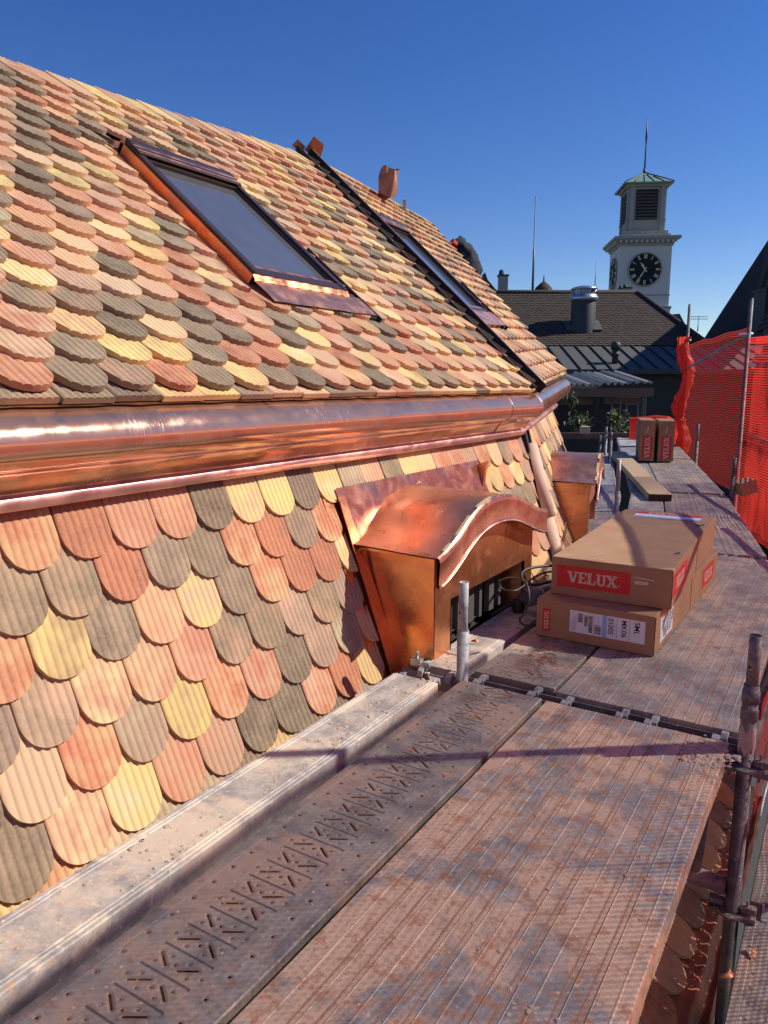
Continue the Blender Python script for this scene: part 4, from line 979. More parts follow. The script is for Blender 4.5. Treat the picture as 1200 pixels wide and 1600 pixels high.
def cable(pts, r, label, mat='rubber', res=8):
    P = [Vector(p) for p in pts]; out = []
    for i in range(len(P) - 1):
        p0, p1, p2, p3 = P[max(i - 1, 0)], P[i], P[i + 1], P[min(i + 2, len(P) - 1)]
        for k in range(res):
            s_ = k / res; out.append(.5 * ((2 * p1) + (p2 - p0) * s_ + (2 * p0 - 5 * p1 + 4 * p2 - p3) * s_ ** 2 + (3 * p1 - p0 - 3 * p2 + p3) * s_ ** 3))
    out.append(P[-1]); g = MB(); g.tube(out, r, 8); return tag(g.build('power_cable', M[mat]), label, 'cable')
cable([atd(815, 965, 3.35), atd(826, 940, 3.3), atd(822, 912, 3.35), atd(800, 903, 3.45), atd(782, 908, 3.5), atd(784, 920, 3.5), atd(808, 922, 3.5), atd(838, 900, 3.7), atd(866, 893, 3.9), atd(905, 900, 4.0)], .0055, 'dark cable looping up over the power tool')
cable([atd(905, 888, 4.2), atd(860, 884, 4.15), atd(822, 890, 4.05), atd(816, 904, 3.95), atd(835, 914, 3.9), atd(872, 906, 3.95), atd(905, 905, 4.0)], .008, 'thicker coiled cable behind the power tool')
cable([(-1.37, 3.5, .01), (-1.33, 3.42, .008), (-1.27, 3.42, .008), (-1.235, 3.6, .008)], .005, 'thin cable trailing flat on the plank under the power tool')
g = MB()
for k in range(7):
    a_ = k * .7; g.frame(Vector((-1.28 + .05 * sin(a_ * 2), 4.0 + .1 * k, .02)), Vector((cos(a_), sin(a_), .1)), Vector((-sin(a_), cos(a_), .2)), Z, -.07, .07, -.05, .05, -.02, .05 + .02 * sin(k))
tag(g.build('rag_heap', M['rubber']), 'dark heap of tool bag and rags between dormer and cartons', 'tool bag')

# small debris
rb = random.Random(5)
def offcut(p, s_, label, mat='cud'):
    g = MB(); a_ = rb.uniform(0, 6); n = 7; r0 = []
    for i in range(n):
        t_ = i / (n - 1); c_ = Vector((cos(a_ + t_ * 2.2), sin(a_ + t_ * 2.2), 0)) * s_; r0.append([Vector(p) + c_ + Z * (.004 + .006 * sin(t_ * 3)), Vector(p) + c_ * .55 + Z * (.012 + .01 * t_)])
    g.grid(r0, True); g.grid([[q + Z * .0012 for q in r] for r in r0], True); return tag(g.build('copper_offcut', M[mat]), label, 'copper scrap', 'copper offcuts on the planks')
for (u, v, z, s_), lb in zip(((742, 1004, .004, .022), (672, 1028, .004, .02), (693, 1018, .004, .014), (1168, 1490, -.62, .025), (1130, 1522, -.62, .03)),
        ('copper offcut beside the pale stub post', 'flat copper offcut at the near end of the pale plank', 'small brown offcut at the near end of the pale plank', 'curled copper scrap on the lower plank', 'twisted copper scrap nearest the corner of the lower plank')):
    r_ = (FW + RT * ((u - 600) / F) - UP * ((v - 800) / F)); k = (z - H) / r_.z; offcut(C0 + r_ * k, s_, lb, 'cuo' if z < -.1 else 'cud')
g = MB()
for k in range(46):
    c_ = Vector((rb.gauss(-1.08, .06), rb.gauss(3.05, .12), .003)); a_ = rb.uniform(0, pi); l_ = rb.uniform(.008, .03)
    g.frame(c_, Vector((cos(a_), sin(a_), 0)), Vector((-sin(a_), cos(a_), 0)), Z, -l_, l_, -.0012, .0012, 0, .002)
tag(g.build('copper_swarf', M['cud']), 'thin copper shavings scattered on the perforated plank by the cartons', 'shavings', kind='stuff')
def clods(n, cx, cy, sx, sy, z, r0, r1):
    g = MB()
    for k in range(n):
        p = Vector((rb.gauss(cx, sx), rb.gauss(cy, sy), z)); r_ = rb.uniform(r0, r1) * (rb.random() ** .7 + .3); h = r_ * rb.uniform(.15, .5); m = 8
        ring = [p + Vector((cos(2 * pi * i / m), sin(2 * pi * i / m), 0)) * r_ * rb.uniform(.6, 1.3) for i in range(m)]
        mid = [p + (q - p) * .6 + Z * h * rb.uniform(.6, 1.1) for q in ring]; top = p + Z * h
        for i in range(m):
            g.quad(ring[i], ring[(i + 1) % m], mid[(i + 1) % m], mid[i]); g.poly([mid[i], mid[(i + 1) % m], top])
    return g
def addg(a, b_):
    o = len(a.v); a.v += b_.v; a.f += [tuple(i + o for i in f) for f in b_.f]; a.sm += b_.sm
g = clods(150, -.315, 2.47, .045, .06, -.0005, .003, .012); addg(g, clods(60, -.55, 1.35, .035, .06, -.001, .002, .009)); addg(g, clods(60, -.42, 1.2, .03, .05, -.001, .002, .01)); addg(g, clods(170, -.6, 1.6, .2, .6, -.001, .0012, .005)); addg(g, clods(90, -.33, 1.9, .03, .4, -.001, .0015, .006))
tag(g.build('dried_mortar_crumbs', M['dust']), 'crumbs and clods of dried mortar on the ribbed board', 'mortar dirt', kind='stuff')
g = clods(190, -1.345, 1.6, .012, .65, .0325, .0015, .007); addg(g, clods(80, -1.36, 2.25, .03, .15, .0325, .002, .011)); addg(g, clods(70, -1.41, 1.5, .04, .6, .0325, .0015, .006))
for k in range(34):
    p = Vector((rb.uniform(-1.475, -1.33), rb.uniform(.55, 2.35), .0335)); r_ = rb.uniform(.004, .019) * rb.random() ** .5; m = 11; e_ = rb.uniform(0, 6)
    ring = [p + Vector((cos(2 * pi * i / m) * r_ * rb.uniform(.6, 1.2), sin(2 * pi * i / m) * r_ * rb.uniform(.7, 1.7), .0)) for i in range(m)]; tp2 = [p + (q - p) * .75 + Z * .0014 for q in ring]
    for i in range(m): g.quad(ring[i], ring[(i + 1) % m], tp2[(i + 1) % m], tp2[i])
    g.poly(tp2)
tag(g.build('dried_mortar_crumbs', M['dust']), 'pale mortar crumbs and splashes on the sunlit narrow plank', 'mortar dirt', kind='stuff')
g = MB(); p = Vector((-1.40, 2.70, .0)); g.frame(p, X, Y, Z, -.12, .1, -.012, .002, -.05, -.004); tag(g.build('painted_end_plate', M['green']), 'green painted end plate under the pale plank by the dormer', 'scaffold fitting')
g = MB(); g.frame(Vector((-1.515, 2.665, .03)), X, Y, Z, -.02, .03, -.01, .02, -.04, .0); g.tube([(-1.51, 2.67, .03), (-1.51, 2.67, .06)], .008, 8); g.tube([(-1.49, 2.655, .01), (-1.44, 2.66, .01)], .012, 10); tag(g.build('scaffold_clamp', M['silver'], bevel=.002), 'small bright clamp at the foot of the near dormer', 'clamp')

# ---------------------------------------------------------------- the street behind
g = MB(); g.quad((-900, -900, -9), (900, -900, -9), (900, 900, -9), (-900, 900, -9)); o = g.build('ground', M['ground']); struct(o)
# dark tiled house across the street
t = thing('dark_roof_house', atd(950, 600, 25), 'house with a dark brown tiled roof above a grey standing-seam roof, behind the shed', 'house')
JL, JR = atd(600, 541, 24.4), atd(1160, 541, 24.4); JR.z = JL.z = atd(900, 541, 24.4).z
ez = (JR - JL).normalized(); RL, RR = atd(600, 458, 27.4), atd(995, 458.5, 27.4); RR.z = RL.z
upD = (RL - JL) - ez * (RL - JL).dot(ez); SLn = upD.length; upD.normalize(); nD = ez.cross(upD); nD = nD if nD.z > 0 else -nD
LJ = (JR - JL).length; uRR = (RR - JL).dot(ez); uR0 = (atd(1108, 541, 24.4) - JL).dot(ez)
rows = [((lambda u, k=k: SLn * k / 30), (.09 if k % 2 else 0), 0, uR0 + .2, SLn / 30) for k in range(30)]
tile_field('roof_tiles', M['dtile'], t, JL, ez, -upD, nD, 0, rows, ribs=1, lift=.02, thick=.02, R=.06, keep=lambda u, d, dt: u < uR0 + (uRR - uR0) * d / SLn)
g = MB(); q1, q2 = RR + nD * .02, JL + ez * uR0 + nD * .02
g.tube([RL + nD * .03, RR + nD * .03], .09, 8); g.tube([RR + nD * .03, q2 + Z * .03], .09, 8); g.build('ridge_tiles', M['dtile'], t)
g = MB(); FHv = FH; g.quad(JL - nD * .03, JL + ez * uR0 - nD * .03, RR - nD * .03, RL - nD * .03); g.quad(RR, q2, q2 + FHv * 8 , RR + FHv * 2); g.quad(RL, RR, RR + FHv * 6 - Z * 4, RL + FHv * 6 - Z * 4); g.build('roof_underlay', M['strip'], t)
ML, MR = atd(600, 576, 22), atd(1250, 576, 22); ML.z = MR.z = atd(900, 577, 22).z
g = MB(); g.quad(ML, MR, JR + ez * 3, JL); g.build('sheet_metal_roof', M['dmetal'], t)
g = MB(); um = (JL - ML) - ez * (JL - ML).dot(ez); Lm = um.length; umn = um.normalized(); nm_ = ez.cross(umn); nm_ = nm_ if nm_.z > 0 else -nm_
for k in range(26): g.frame(ML + ez * (.3 + .46 * k), umn, ez, nm_, 0, Lm + .02, -.014, .014, .0, .045)
g.build('standing_seams', M['strip'], t)
g = MB(); g.frame(ML, ez, FHv, Z, 0, 13, -.12, .0, -.14, .0); g.build('gutter', M['vent'], t)
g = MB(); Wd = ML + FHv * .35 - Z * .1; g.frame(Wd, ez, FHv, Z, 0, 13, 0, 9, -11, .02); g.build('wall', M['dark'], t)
g = MB(); ol = (atd(878, 585, 22) - ML).dot(ez); g.frame(Wd, ez, FHv, Z, ol - 3, ol + 1.15, -.03, .0, -.75, -.06); g.build('ochre_wall_panel', M['ochre'], t)
# flue
fl = thing('roof_flue', atd(911, 497, 25.2), 'fat dark flue with a bright metal and glass cap on the dark tiled roof', 'roof vent')
fb = atd(911, 497, 25.3); g = MB(); fb = fb - Z * .24; g.lathe(fb, [(.41, -.8), (.41, .9), (.40, .92), (0, .92)]); g.build('pipe', M['vent'], fl)
g = MB(); g.frame(fb, ez, upD, nD, -.6, .6, -.35, .3, -.02, .03); g.build('flashing', M['dmetal'], fl)
g = MB(); g.lathe(fb, [(.4, .80), (.47, .82), (.47, .93), (.43, .95), (.43, 1.0), (.36, 1.0)]); g.lathe(fb, [(.36, 1.17), (.44, 1.17), (.44, 1.21), (.38, 1.24), (.2, 1.29), (0, 1.31)]);
for k in range(8): a_ = k * pi / 4; g.tube([fb + Vector((cos(a_) * .41, sin(a_) * .41, .98)), fb + Vector((cos(a_) * .41, sin(a_) * .41, 1.18))], .015, 6)
g.build('cap', M['silver'], fl)
g = MB(); g.lathe(fb, [(.37, .98), (.37, 1.18)]); g.build('glass_ring', M['glass'], fl)
fb = atd(960.5, 571, 22.6); g = MB(); g.lathe(fb, [(.09, -.3), (.09, .28), (.13, .3), (.13, .36), (.1, .38), (.1, .46), (.14, .47), (.15, .6), (.12, .68), (.05, .72), (0, .73)], 16)
tag(g.build('vent_cowl', M['vent']), 'small black ribbed cowl on the standing-seam roof', 'roof vent')
# chimneys, masts and roofs on the skyline
def chimney(u, v0, v1, w, d, label, cap=True):
    t = thing('chimney', atd(u, v1, d), label, 'chimney'); a_, b_ = atd(u, v1 + 12, d), atd(u, v0, d); hh = b_.z - a_.z; ww = w * d / 1177
    g = MB(); g.frame(a_, ez, FHv, Z, -ww / 2, ww / 2, -ww / 2, ww / 2, 0, hh * .8); g.build('stack', M['stone'], t)
    g = MB(); g.frame(a_, ez, FHv, Z, -ww * .6, ww * .6, -ww * .6, ww * .6, hh * .8, hh * .85); g.lathe(a_ + ez * -ww * .2, [(ww * .28, hh * .85), (ww * .28, hh * .97), (ww * .16, hh * 1.02), (0, hh * 1.04)], 12); g.build('cowl', M['vent'], t); return t
chimney(785, 424, 457, 14, 29, 'slim stone chimney with a cowl left of the tall mast')
chimney(857, 452, 460, 12, 29, 'low wide chimney between the mast and the flue')
chimney(978, 446, 460, 12, 29, 'dark low chimney cluster left of the clock tower')
chimney(970, 447, 460, 8, 30, 'dark small cowl beside the low chimney cluster')
def mast(u, v0, v1, d, r, label, yag=False):
    a_, b_ = atd(u, v1, d), atd(u + (v1 - v0) * .025, v0, d); b_ = Vector((a_.x, a_.y, b_.z)); g = MB(); m_ = a_.lerp(b_, .45)
    g.tube([a_, m_, m_ + Z * .01, b_], [r, r * .8, r * .5, r * .35], 8)
    if yag:
        for k, z_ in enumerate((.95, .8)):
            p = a_.lerp(b_, z_); g.tube([p - ez * .5, p + ez * .5], .012, 6)
            for q in range(-4, 5): g.tube([p + ez * q * .11 - FHv * .2, p + ez * q * .11 + FHv * .2], .008, 4)
    return tag(g.build('antenna_mast', M['mastm']), label, 'antenna')
mast(832, 312, 458, 29, .05, 'tall whip antenna mast on the dark roof ridge'); mast(929.5, 408, 450, 31, .02, 'short thin mast left of the clock tower'); mast(1090, 494, 518, 40, .03, 'television aerial between the roofs', True)
def farroof(pts, d, thick, label, mat='dtile'):
    g = MB(); P = [atd(u, v, dd) for u, v, dd in pts]; g.prism(P, FHv * thick); return tag(g.build('distant_house', M[mat]), label, 'house')
farroof([(1040, 492, 44), (1062, 490, 44), (1075, 515, 44), (1120, 600, 44), (1000, 620, 44)], 44, 6, 'distant brown roof right of the clock tower')
farroof([(1078, 528, 50), (1083, 521, 50), (1100, 530, 50), (1110, 640, 50), (1070, 640, 50)], 50, 6, 'small distant roof beneath the television aerial')
farroof([(755, 437, 34), (758, 425, 34), (762, 437, 34), (790, 470, 34), (740, 480, 34)], 34, 3, 'dark gable peak behind the crouching roofer')
# small dome
dm = atd(849, 458, 33); g = MB(); g.lathe(dm - Z * .3, [(.5, 0), (.48, .3), (.34, .55), (.12, .75), (.04, .8), (.02, 1.05), (0, 1.06)], 16); tag(g.build('roof_dome', M['dtile']), 'little dome with a finial left of the flue', 'dome')
# right-hand house with steep dark roof
t = thing('steep_roof_house', atd(1180, 560, 20), 'house with a steep dark roof rising out of the right edge', 'house')
a_, b_, c_, d_ = atd(1098, 532, 31.5), atd(1200, 375, 31.5), atd(1330, 180, 31.5), atd(1230, 545, 21.0); e_ = atd(1165, 528, 29.2)
g = MB(); g.poly([a_, e_, atd(1204, 425, 29.4), c_, b_]); g.poly([a_, e_, e_ - Z * 12, a_ - Z * 12]); g.poly([e_, d_, d_ - Z * 12, e_ - Z * 12]); g.build('shaded_slope', M['dtile'], t)  # this side's shade is put into one dark tile tone
e2 = (d_ - e_); e2.z = 0; e2.normalize(); tp_ = atd(1204, 425, 29.4); ups = (tp_ - e_) - e2 * (tp_ - e_).dot(e2); Ls = ups.length; ups.normalize(); ns = e2.cross(ups); ns = ns if ns.dot(C0 - e_) > 0 else -ns
us = (tp_ - e_).dot(e2)
rows = [((lambda u, k=k: .2 * k), (.12 if k % 2 else 0), 0, 8, .2) for k in range(int(Ls / .2) + 6)]
tile_field('roof_tiles', M['rtile'], t, e_, e2, -ups, ns, 0, rows, W_=.24, ribs=1, lift=.03, thick=.03, R=.09, keep=lambda u, d, dt: u > us * d / Ls)
g = MB(); g.tube([e_ + ns * .04, tp_ + ns * .04, tp_ + (tp_ - e_) * .5], .13, 8); g.build('hip_tiles', M['rtile'], t)
g = MB(); a_ = atd(1192, 520, 26); g.frame(a_, ez, FHv, Z, 0, 1.4, 0, .9, -.6, 1.45); g.frame(a_, ez, FHv, Z, -.04, 1.45, -.07, 1., 1.45, 1.52); tag(g.build('dormer_box', M['dmetal'], t), None, None)

# shed with corrugated roof
t = thing('garden_shed', atd(950, 620, 18), 'open timber shed with a jagged corrugated grey roof full of plants', 'shed')
sl_, sr_ = atd(868, 601, 17.2), atd(1010, 602, 17.2); sl_.z = sr_.z = atd(940, 601, 17.2).z; zb = atd(940, 585, 18.6); dv = FHv * 1.4 + Z * .27
for part, (ua, ub, dz, ro) in enumerate(((0., .5, 0, 0), (.47, .83, .03, .05), (.78, 1.0, .055, .1))):
    g = MB(); rr = []; n = 400; wv = (sr_ - sl_).length
    for j in range(2):
        row = []
        for i in range(n + 1):
            u = (ua + (ub - ua) * i / n) * wv; row.append(sl_ + ez * (u - j * .35 + ro) + dv * j - FHv * (.03 * ((i // 50) % 3) + ro) + Z * (.03 * sin(u * 2 * pi / .15) + dz - .02 * ((i // 50) % 2)))
        rr.append(row)
    g.grid(rr, True); g.build('corrugated_sheet', M['corr'], t)
g = MB(); g.frame(sl_ - Z * .08, ez, FHv, Z, -1, 2.3, .02, .12, -.2, .0); g.frame(sl_ - Z * .3, ez, FHv, Z, -1, 1.1, .25, .35, -.17, .0); g.frame(sl_ - Z * .3, ez, FHv, Z, 1.25, 2.1, .3, .4, -.15, .0)
g.build('beam', M['brown'], t)
for i, x_ in enumerate((.02, .95, 2.05)):
    g = MB(); g.frame(sl_, ez, FHv, Z, x_, x_ + .08, .05, .15, -3.2, -.1); g.build('post', M['dark'] if i < 2 else M['brown'], t)
g = MB()
for x_, z0, z1, w_ in ((1.42, -1.6, -.35, .02), (1.62, -1.7, -.3, .02), (1.78, -1.2, -.45, .3), (2.2, -1.4, -.2, .03)):
    if w_ > .1:
        for a_, b2 in ((0, .02), (w_ - .02, w_)): g.frame(sl_, ez, FHv, Z, x_ + a_, x_ + b2, .35, .38, z0, z1)
        g.frame(sl_, ez, FHv, Z, x_, x_ + w_, .35, .38, z1 - .02, z1); g.frame(sl_, ez, FHv, Z, x_, x_ + w_, .35, .38, (z0 + z1) / 2, (z0 + z1) / 2 + .02)
    else: g.frame(sl_, ez, FHv, Z, x_, x_ + w_, .3, .32, z0, z1)
g.build('glazing_frame', M['corr'], t)
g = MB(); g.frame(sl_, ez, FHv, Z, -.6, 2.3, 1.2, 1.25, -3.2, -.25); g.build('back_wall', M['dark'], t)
def shrub(c_, r, n, label, sd):
    rs = random.Random(sd); t = thing('shrub', c_, label, 'plant', 'plants in the shed'); g = MB(); c_ = Vector(c_)
    for k in range(7):
        e = c_ + Vector((rs.gauss(0, r * .5), rs.gauss(0, r * .5), rs.uniform(.2, .9) * r)); g.tube([c_ - Z * r * 1.3, c_ - Z * r * .3 + (e - c_) * .3, e], [.018, .012, .006], 5)
    g.build('stem', M['stem'], t); g = MB()
    for k in range(n):
        a_, b_ = rs.uniform(0, 2 * pi), rs.uniform(-1, 1); q = rs.random() ** .5 * r * (.75 + .4 * sin(a_ * 3 + sd)); d_ = Vector((cos(a_) * sqrt(1 - b_ * b_), sin(a_) * sqrt(1 - b_ * b_), b_ * .8)); p = c_ + d_ * q
        u = Vector((rs.gauss(0, 1), rs.gauss(0, 1), rs.gauss(0, 1))).normalized(); w = u.orthogonal().normalized(); s_ = rs.uniform(.03, .07)
        g.poly([p - u * s_, p + w * s_ * .4, p + u * s_, p - w * s_ * .4])
    g.build('foliage', M['leaf'], t, fix=False); return t
shrub(atd(962, 655, 16.6), .3, 420, 'bushy pale green shrub in the middle of the shed', 1)
shrub(atd(975, 672, 16.2), .26, 260, 'smaller shrub low beside the far cartons', 2)
shrub(atd(905, 660, 16.8), .32, 300, 'dark climbing shrub beside the tiled roof edge', 3)
shrub(atd(893, 625, 16.9), .2, 160, 'sprig of leaves under the corrugated roof by the roof edge', 4)
g = MB(); c_ = atd(930, 678, 15.5); g.frame(c_, ez, FHv, Z, -.9, 1.6, 0, .08, -.1, .02); tag(g.build('wooden_rail', M['brown']), 'dark horizontal rail in front of the shed plants', 'rail')
g = MB(); c_ = atd(915, 676, 15.3); g.frame(c_, ez, FHv, Z, -.1, .06, -.1, .1, -.02, .13); tag(g.build('plant_crate', M['wood'], bevel=.004), 'small pale crate on the rail in front of the shed', 'crate')

# clock tower
la = radians(-13.55); L_ = Vector((sin(la), cos(la), 0)); r_ = Vector((L_.y, -L_.x, 0)); ph = radians(13); nf = -L_ * cos(ph) + r_ * sin(ph); rf = Vector((-nf.y, nf.x, 0)); 
if rf.dot(r_) < 0: rf = -rf
TD = 55; tc = atd(998, 430, TD); tc = Vector((tc.x, tc.y, 0)); sc = TD / 1177.
def tz(v): return atd(998, v, TD).z
t = thing('clock_tower', (tc.x, tc.y, -9), 'pale stone clock tower with louvred belfry and green copper roof', 'tower')
s0 = 1.80
def blk(g, hw, z0, z1, hw1=None):
    hw1 = hw1 or hw; lo = [tc + rf * (a_ * hw) + nf * (b_ * hw) + Z * z0 for a_, b_ in ((-1, 1), (1, 1), (1, -1), (-1, -1))]; hi = [tc + rf * (a_ * hw1) + nf * (b_ * hw1) + Z * z1 for a_, b_ in ((-1, 1), (1, 1), (1, -1), (-1, -1))]
    g.poly(lo); g.poly(hi)
    for k in range(4): g.quad(lo[k], lo[(k + 1) % 4], hi[(k + 1) % 4], hi[k])
g = MB(); blk(g, s0 * 1.06, -9, tz(486)); blk(g, s0, tz(486), tz(391)); g.build('shaft', M['render'], t)
g = MB(); blk(g, s0 * 1.09, tz(486), tz(482)); g.build('plinth_course', M['stone'], t); g = MB(); blk(g, s0 * 1.02, tz(466), tz(464)); g.build('string_course', M['stone'], t)
g = MB(); blk(g, s0 * 1.05, tz(392), tz(389)); blk(g, s0 * 1.06, tz(389), tz(383), s0 * 1.25); blk(g, s0 * 1.27, tz(383), tz(379)); g.build('cornice', M['stone'], t)
g = MB()
for f_, s_ in ((nf, rf), (-rf, nf)):
    for k in range(11): g.frame(tc + f_ * s0 * 1.05, s_, f_, Z, -s0 * 1.05 + k * s0 * .2, -s0 * 1.05 + k * s0 * .2 + .12, 0, .28, tz(388), tz(384.5))
g.build('dentils', M['render'], t)
g = MB(); blk(g, s0 * .93, tz(379), tz(374)); blk(g, s0 * .85, tz(374), tz(369)); blk(g, s0 * .70, tz(369), tz(303))
for f_, s_ in ((nf, rf), (-rf, nf), (-nf, rf), (rf, nf)):
    for x_ in (-.66, .52): g.frame(tc + f_ * s0 * .7, s_, f_, Z, s0 * x_, s0 * (x_ + .16), 0, .09, tz(369), tz(304)); g.frame(tc + f_ * s0 * .7, s_, f_, Z, s0 * (x_ - .02), s0 * (x_ + .18), 0, .13, tz(353), tz(351))
blk(g, s0 * .8, tz(304), tz(300), s0 * .84); g.build('belfry', M['stone'], t)
for f_, s_ in ((nf, rf), (-rf, nf)):
    g = MB(); gl = MB()
    gl.frame(tc + f_ * s0 * .7, s_, f_, Z, -s0 * .42, s0 * .42, 0.0, .02, tz(352), tz(308))
    for k in range(9):
        z_ = tz(351) + (tz(309) - tz(351)) * k / 9; g.frame(tc + f_ * (s0 * .7 + .02) + Z * z_, s_, (f_ - Z * .7).normalized(), (Z + f_ * .7).normalized(), -s0 * .42, s0 * .42, 0, .05, .02, .14)
    lv = gl.build('louvre_shade_panel', M['black'], t); g.build('louvre_slats', M['dmetal'], lv)  # black sheet stands in for the shade behind the slats
g = MB(); ap = tc + Z * tz(277); ee = [tc + rf * (a_ * s0 * .95) + nf * (b_ * s0 * .95) + Z * tz(299) for a_, b_ in ((-1, 1), (1, 1), (1, -1), (-1, -1))]
for k in range(4): g.poly([ee[k], ee[(k + 1) % 4], ap])
g.poly([e + Z * -.1 for e in ee]);
for k in range(4): g.quad(ee[k], ee[(k + 1) % 4], ee[(k + 1) % 4] - Z * .1, ee[k] - Z * .1)
rfz = g.build('roof', M['verd'], t)
g = MB()
for k in range(4):
    for q in range(0, 6):
        p = ee[k].lerp(ee[(k + 1) % 4], q / 5); g.tube([p + Z * .02, p.lerp(ap, .97 if q in (0, 5) else .55 + .2 * (q in (2, 3))) + Z * .03], .03, 5)
g.build('roof_seam', M['vent'], rfz)
g = MB(); g.tube([ap - Z * .2, ap + Z * .25], [.16, .1], 8); g.tube([ap, ap + Z * 1.9, ap + Z * 2.4, ap + Z * (tz(197) - tz(277))], [.07, .045, .09, .012], 6); g.build('spire', M['vent'], t)
for f_, s_, cu_ in ((nf, rf, tz(427)), (-rf, nf, tz(429))):
    rr_ = 1.12; cc = tc + f_ * (s0 + .02) + Z * cu_; n = 48
    g = MB(); g.prism([cc + s_ * cos(2 * pi * k / n) * rr_ + Z * sin(2 * pi * k / n) * rr_ for k in range(n)], f_ * .06); cf = g.build('clock_face', M['black'], t)
    g = MB(); g.tube([cc + f_ * .04 + s_ * cos(2 * pi * k / n) * rr_ * 1.03 + Z * sin(2 * pi * k / n) * rr_ * 1.03 for k in range(n + 1)], .05, 6); g.build('surround', M['stone'], cf)
    for k in range(12):
        g = MB()
        a_ = k * pi / 6; rad = s_ * sin(a_) + Z * cos(a_); tan_ = s_ * cos(a_) - Z * sin(a_); w_ = (.17, .05, .1, .13, .18, .07, .11, .16, .2, .13, .08, .12)[k]
        m_ = max(1, round(w_ / .06))
        for q in range(m_):
            x_ = (q - (m_ - 1) / 2) * .075; g.frame(cc + f_ * .062, tan_, rad, f_, x_ - .022, x_ + .022, rr_ * .68, rr_ * .93, 0, .008)
        if m_ > 1: g.frame(cc + f_ * .062, tan_, rad, f_, -.0375 * m_ , .0375 * m_, rr_ * .68, rr_ * .705, 0, .009); g.frame(cc + f_ * .062, tan_, rad, f_, -.0375 * m_, .0375 * m_, rr_ * .91, rr_ * .935, 0, .009)
        g.build('numeral', M['gold'], cf)
    g = MB()
    for ang, ln, w_ in ((radians(-35), .62, .07), (radians(212), .88, .045)):
        rad = s_ * sin(ang) + Z * cos(ang); tan_ = s_ * cos(ang) - Z * sin(ang); o_ = cc + f_ * .08
        g.poly([o_ - rad * .2 - tan_ * w_ * .5, o_ - rad * .2 + tan_ * w_ * .5, o_ + rad * ln * .6 + tan_ * w_, o_ + rad * ln, o_ + rad * ln * .6 - tan_ * w_])
    g.build('hands', M['gold'], cf)

# ---------------------------------------------------------------- roofer bending over beyond the verge
pr_ = thing('person', atd(725, 430, 9), 'roofer in dark work clothes bent double beyond the tiled verge, only the back showing', 'person')
D0 = (RT3 - C0).dot(FW) + .35; K0 = D0 / 10.55
def pp(u, v, dd=0): return atd(u - 2, v - 7, D0 + dd)
nodes = {'pelvis': (pp(735, 427), .185), 'waist': (pp(729, 407), .165), 'chest': (pp(715, 395), .165), 'sh': (pp(702, 394), .12), 'neck': (pp(694, 402), .06), 'head': (pp(688, 412), .095),
         'hipL': (pp(742, 434, .12), .11), 'kneeL': (pp(722, 470, .1), .075), 'ankL': (pp(752, 492, .15), .05), 'toeL': (pp(762, 498, .1), .035),
         'hipR': (pp(742, 434, -.1), .11), 'kneeR': (pp(722, 470, -.1), .075), 'ankR': (pp(752, 492, -.1), .05), 'toeR': (pp(762, 498, -.1), .035),
         'shL': (pp(702, 398, .18), .07), 'elL': (pp(700, 425, .2), .05), 'haL': (pp(686, 440, .15), .035),
         'shR': (pp(702, 398, -.17), .07), 'elR': (pp(702, 425, -.15), .05), 'haR': (pp(686, 442, -.1), .035)}
ed = [('pelvis', 'waist'), ('waist', 'chest'), ('chest', 'sh'), ('sh', 'neck'), ('neck', 'head'), ('pelvis', 'hipL'), ('hipL', 'kneeL'), ('kneeL', 'ankL'), ('ankL', 'toeL'),
      ('pelvis', 'hipR'), ('hipR', 'kneeR'), ('kneeR', 'ankR'), ('ankR', 'toeR'), ('sh', 'shL'), ('shL', 'elL'), ('elL', 'haL'), ('sh', 'shR'), ('shR', 'elR'), ('elR', 'haR')]
nm = list(nodes)
me = bpy.data.meshes.new('body'); me.from_pydata([tuple(nodes[k][0]) for k in nm], [(nm.index(a_), nm.index(b_)) for a_, b_ in ed], []); me.materials.append(M['cloth'])
bo = bpy.data.objects.new('body', me); COL.objects.link(bo); bo.parent = pr_; bo.matrix_parent_inverse = WM[pr_.name].inverted()
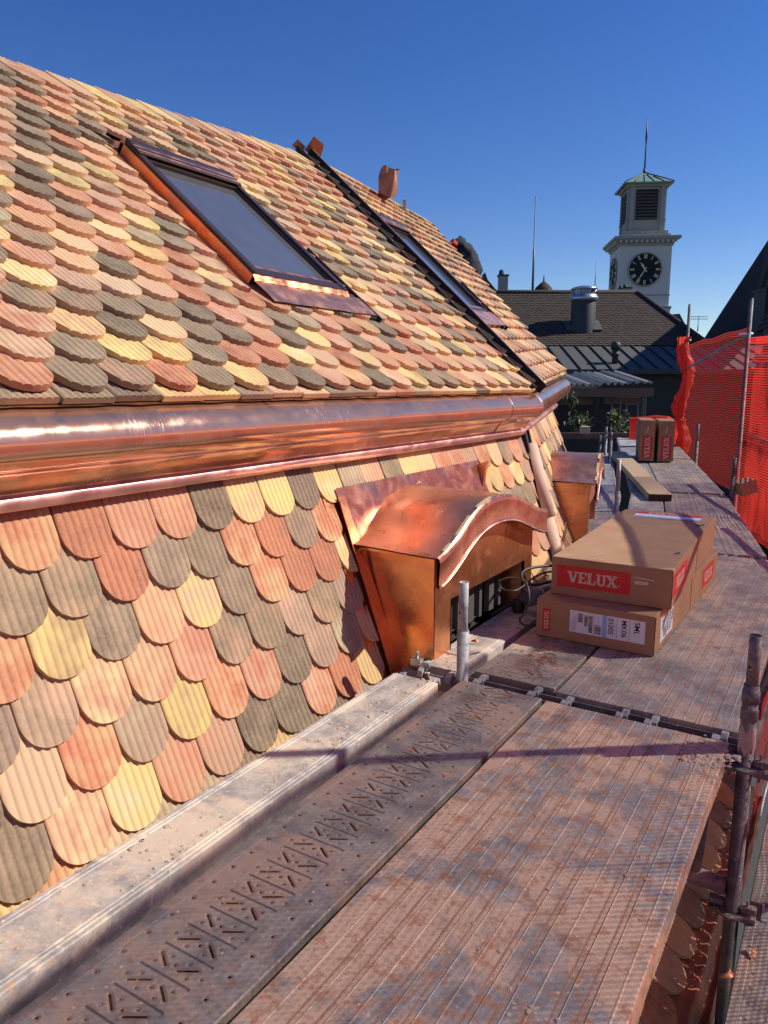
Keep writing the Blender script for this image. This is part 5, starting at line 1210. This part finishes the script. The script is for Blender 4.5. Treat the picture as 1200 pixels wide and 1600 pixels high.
md = bo.modifiers.new('skin', 'SKIN'); md.use_smooth_shade = True
sv = me.skin_vertices[0].data
for i, k in enumerate(nm): sv[i].radius = (nodes[k][1] * K0 * 1.12, nodes[k][1] * K0 * 1.12)
sv[0].use_root = True
bo.modifiers.new('sub', 'SUBSURF').render_levels = 3
tx = bpy.data.textures.new('folds', 'CLOUDS'); tx.noise_scale = .07; dm_ = bo.modifiers.new('folds', 'DISPLACE'); dm_.texture = tx; dm_.strength = .07; dm_.mid_level = .5
g = MB(); c_ = nodes['head'][0]; g.lathe(c_ - Z * .1, [(0, 0), (.06, .01), (.1, .07), (.105, .12), (.08, .18), (.03, .21), (0, .215)], 16); g.build('hair', M['strip'], pr_)
g = MB(); c_ = atd(709, 380, D0 - .3); g.grid([[c_ + ez * (.06 * cos(a_) * q_) + Z * (.06 * sin(a_) * q_ + .01 * sin(5 * a_)) + FHv * (.04 * q_) for a_ in [k * 2 * pi / 14 for k in range(14)]] for q_ in (.05, .5, 1, .9, .4)], True, True); tag(g.build('red_cloth', M['redcl']), 'scrap of red cloth on the verge above the roofer', 'cloth')
# crumpled copper roll standing on the ridge
g = MB(); c_ = atd(603, 296, 7.6); rr = []
for j in range(10):
    z_ = -.08 + .27 * j / 9; rr.append([c_ + Vector(RT) * (.095 * cos(k * 2 * pi / 24) * (1 + .12 * sin(3 * k * 2 * pi / 24 + j * .7)) + .04 * j / 9) + FHv * (.09 * sin(k * 2 * pi / 24) * (1 + .2 * sin(5 * k * 2 * pi / 24))) + Z * (z_ + .025 * sin(2 * k * 2 * pi / 24)) for k in range(24)])
g.grid(rr, True, True); g.grid([[p + (c_ - p) * .04 for p in r__] for r__ in rr], True, True)
tag(g.build('copper_roll', M['cuo']), 'crumpled copper roll standing open on the ridge', 'copper sheet')
g = MB(); c_ = atd(632, 320, 8.0); g.frame(c_, RT, FHv, Z, -.02, .015, -.01, .01, -.06, .05); tag(g.build('copper_clip', M['cud']), 'tiny upright copper clip on the ridge right of the crumpled roll', 'copper clip')
